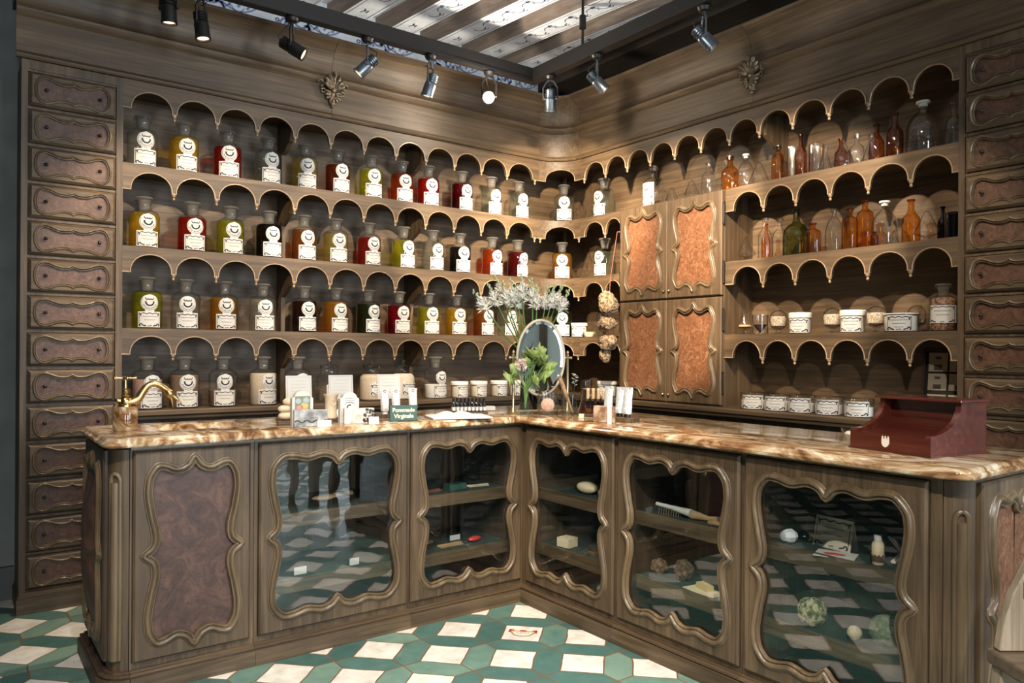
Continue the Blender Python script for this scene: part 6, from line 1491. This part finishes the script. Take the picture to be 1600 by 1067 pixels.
for i, (x, y, r, lb) in enumerate(((2.47, 2.245, .036, 'round brown sponge at the left of the lower shelf, middle right cabinet'), (2.50, 2.135, .044, 'larger brown sponge beside the round one, middle right cabinet'), (2.50, 1.82, .05, 'dark ragged sponge at the right of the lower shelf, middle right cabinet'))):
    bm = bmesh.new(); bmesh.ops.create_icosphere(bm, subdivisions=3, radius=r)
    for v in bm.verts: v.co *= 1 + .25 * noise.noise(v.co * 60 + Vector((i * 7, 0, 0)))
    me = bpy.data.meshes.new('brown_sponge'); bm.to_mesh(me); bm.free(); me.materials.append(noisy('brown_sponge', (.06, .035, .02), (.20, .12, .07), 90, .95, .8)); o = bpy.data.objects.new('bath_sponge', me); COL.objects.link(o); o.location = (x, y, S2 + r * .86); tag(o, lb, 'sponge')
simple('paper_sheet', 'cream paper sheet lying on the lower shelf of the middle right cabinet', 'paper', plain('cream_paper', (.62, .52, .34), .8), lambda g: g.obox((0, 0, 0), .09, .16, .002), (2.44, 1.975, S2), -.15)
simple('soap_bar', 'yellow soap bar on the cream paper sheet', 'soap', plain('yellow_soap', (.62, .47, .22), .5), lambda g: g.obox((0, 0, 0), .035, .075, .022), (2.455, 1.985, S2 + .0022), -.3)
# right end cabinet
t = thing('folded_card', 'folded cream card with a dark printed border, upper shelf of the right end cabinet', 'card', (2.505, 1.455, S1), radians(-96), world=False)
slab(t, 'card', plain('card_cream', (.62, .55, .43), .8), .150, .002, .108, 0, -.022, 0, radians(-12), bevel=0)
slab(t, 'card_back', plain('card_cream_back', (.58, .51, .40), .8), .150, .002, .108, 0, .024, 0, radians(12), bevel=0)
face_print(t, ink, lambda g, mp: label_strokes(g, mp, .072, .003, .105, 55, lines=2), -.0235, radians(-12))
t = thing('printed_sheet', 'white sheet with a red oval stamp lying in front of the folded card', 'paper', (2.425, 1.405, S1), radians(-70), world=False)
slab(t, 'sheet', white, .13, .095, .0015, bevel=0); g = B(); n = 24; g.add([(.036 * cos(2 * pi * k / n) - .005, .018 * sin(2 * pi * k / n), .0019) for k in range(n)], [tuple(range(n))]); g.build('red_stamp', red_ink, t, smooth=0, normals=False)
t = thing('crystal_stopper', 'faceted crystal stopper bottle lying at the left of the upper shelf, right end cabinet', 'bottle', (2.435, 1.590, S1), radians(-22), world=False)
g = B(); g.lathe([(0, -.028), (.018, -.026), (.026, -.010), (.026, .010), (.016, .026), (0, .028)], 8, (0, 0, .026), M=Matrix.Rotation(pi / 2, 4, 'Y')); g.build('stopper', plain('cut_crystal', (.75, .78, .80), .08, .0, .9), t, smooth=0); g = B(); g.lathe([(0, .026), (.012, .026), (.012, .05), (.020, .06), (.020, .13), (0, .13)], 14, (0, 0, .022), M=Matrix.Rotation(pi / 2, 4, 'Y')); g.build('bottle_body', glass_black, t); g = B(); g.lathe([(.0203, .07), (.0203, .12)], 14, (0, 0, .022), M=Matrix.Rotation(pi / 2, 4, 'Y')); g.build('yellow_label', plain('yellow_label', (.60, .40, .08), .6), t)
t = thing('talc_bottle', 'small white bottle with brown scalloped band, upper shelf of the right end cabinet', 'bottle', (2.43, 1.262, S1), world=False)
g = B(); g.lathe([(0, 0), (.017, 0), (.019, .004), (.019, .066), (.014, .074), (.010, .076), (0, .076)], 20); g.build('bottle_body', bone, t); g = B(); g.lathe([(0, .076), (.012, .076), (.013, .097), (0, .098)], 16); g.build('cap', white, t); g = B(); g.lathe([(.0194, .010), (.0194, .030)], 20); [g.ball((.0185 * cos(a), .0185 * sin(a), .031), .004, 6, 5) for a in [k * pi / 5 for k in range(10)]]; g.build('brown_band', plain('brown_band', (.10, .055, .02), .6), t)
t = thing('twig_bundles', 'pair of crossed pale twig bundles beside the talc bottle', 'twigs', (2.475, 1.205, S1), radians(-80), world=False)
for s, nm in ((-1, 0), (1, 1)):
    g = B(); rnd = random.Random(nm)
    for k in range(14):
        dx = rnd.uniform(-.012, .012); g.tube([(s * -.028 + dx * .6, rnd.uniform(-.008, .008), .006), (s * .004 + dx * .5, 0, .045), (s * .034 + dx * 1.5, rnd.uniform(-.012, .012), .088)], .0032, 5)
    g.build('bundle', plain('pale_twig', (.66, .60, .52), .8), t, smooth=60)
simple('wood_block', 'small pale wooden block at the right end of the upper shelf, right end cabinet', 'block', pale_w, bx_(.05, .05, .026), (2.43, 1.115, S1), .1)
def ball_item(name, label, cat, y, x, r, m, amp, sc=1):
    bm = bmesh.new(); bmesh.ops.create_icosphere(bm, subdivisions=4, radius=r)
    for v in bm.verts: v.co *= 1 + amp * noise.noise(v.co * 110) + amp * .6 * noise.noise(v.co * 260)
    me = bpy.data.meshes.new(name); bm.to_mesh(me); bm.free(); me.materials.append(m); me.polygons.foreach_set('use_smooth', [True] * len(me.polygons)); o = bpy.data.objects.new(name, me); COL.objects.link(o); o.location = (x, y, S2 + r * .97); tag(o, label, cat)
ball_item('round_sponge', 'rough green brown round sponge on the lower shelf, right end cabinet', 'sponge', 1.505, 2.445, .050, noisy('loofah', (.06, .06, .025), (.42, .38, .22), 60, .95, 1, lo=.42, hi=.58), .14)
ball_item('soap_ball', 'small cream soap ball between the two round sponges', 'soap', 1.345, 2.44, .024, cream, .04)
ball_item('round_sponge', 'larger pale green round sponge at the right of the lower shelf, right end cabinet', 'sponge', 1.255, 2.47, .052, noisy('green_sponge', (.12, .14, .09), (.24, .26, .18), 80, .95, .5), .06)

# ================================================================ carved chair at the right edge of the view
pale_oak = wood('worn_pale_oak', (.13, .095, .06), (.34, .27, .19), (.52, .44, .34), 'Z', .5); dark_oak = wood('worn_dark_oak', (.05, .035, .022), (.14, .10, .065), (.24, .18, .12), 'X', .45)
t = thing('carved_chair', 'carved wooden chair with curved side boards at the right edge, by the counter end', 'chair', (2.215, .845, 0), radians(-36.6), world=False)
side = [(.0, .46), (.075, .46), (.070, .53), (.090, .60), (.125, .66), (.150, .74), (.150, .84), (.175, .92), (.125, .93), (.100, .84), (.098, .75), (.072, .68), (.035, .61), (.012, .53)]
for v0, v1 in ((-.035, -.005), (-.40, -.37)):
    g = B(); g.prism(side, v0, v1, mp=lambda u, v, w_: (u, w_, v)); g.build('side_board', pale_oak, t, smooth=25, bevel=.004)
leg = [(.015, 0), (.075, 0), (.080, .05), (.058, .14), (.060, .22), (.082, .30), (.078, .415), (.0, .415), (-.006, .33), (.008, .22), (.002, .12)]
for v0, v1 in ((-.042, -.002), (-.405, -.365)):
    for sx, x0 in ((1, 0), (-1, .43)):
        g = B(); g.prism(leg, v0, v1, mp=lambda u, v, w_, sx=sx, x0=x0: (x0 + sx * u, w_, v)); g.build('leg', pale_oak, t, smooth=25, bevel=.004)
g = B(); g.box(-.012, .445, -.415, .004, .418, .458); g.build('seat', dark_oak, t, smooth=0, bevel=.008)
for v0, v1 in ((-.040, .0), (-.405, -.365)):
    g = B(); g.box(.060, .40, v0, v1, .595, .645); g.build('arm_rail', dark_oak, t, smooth=0, bevel=.006)
g = B(); g.box(.36, .40, -.362, -.043, .46, .95); g.build('back_board', dark_oak, t, smooth=0, bevel=.006)
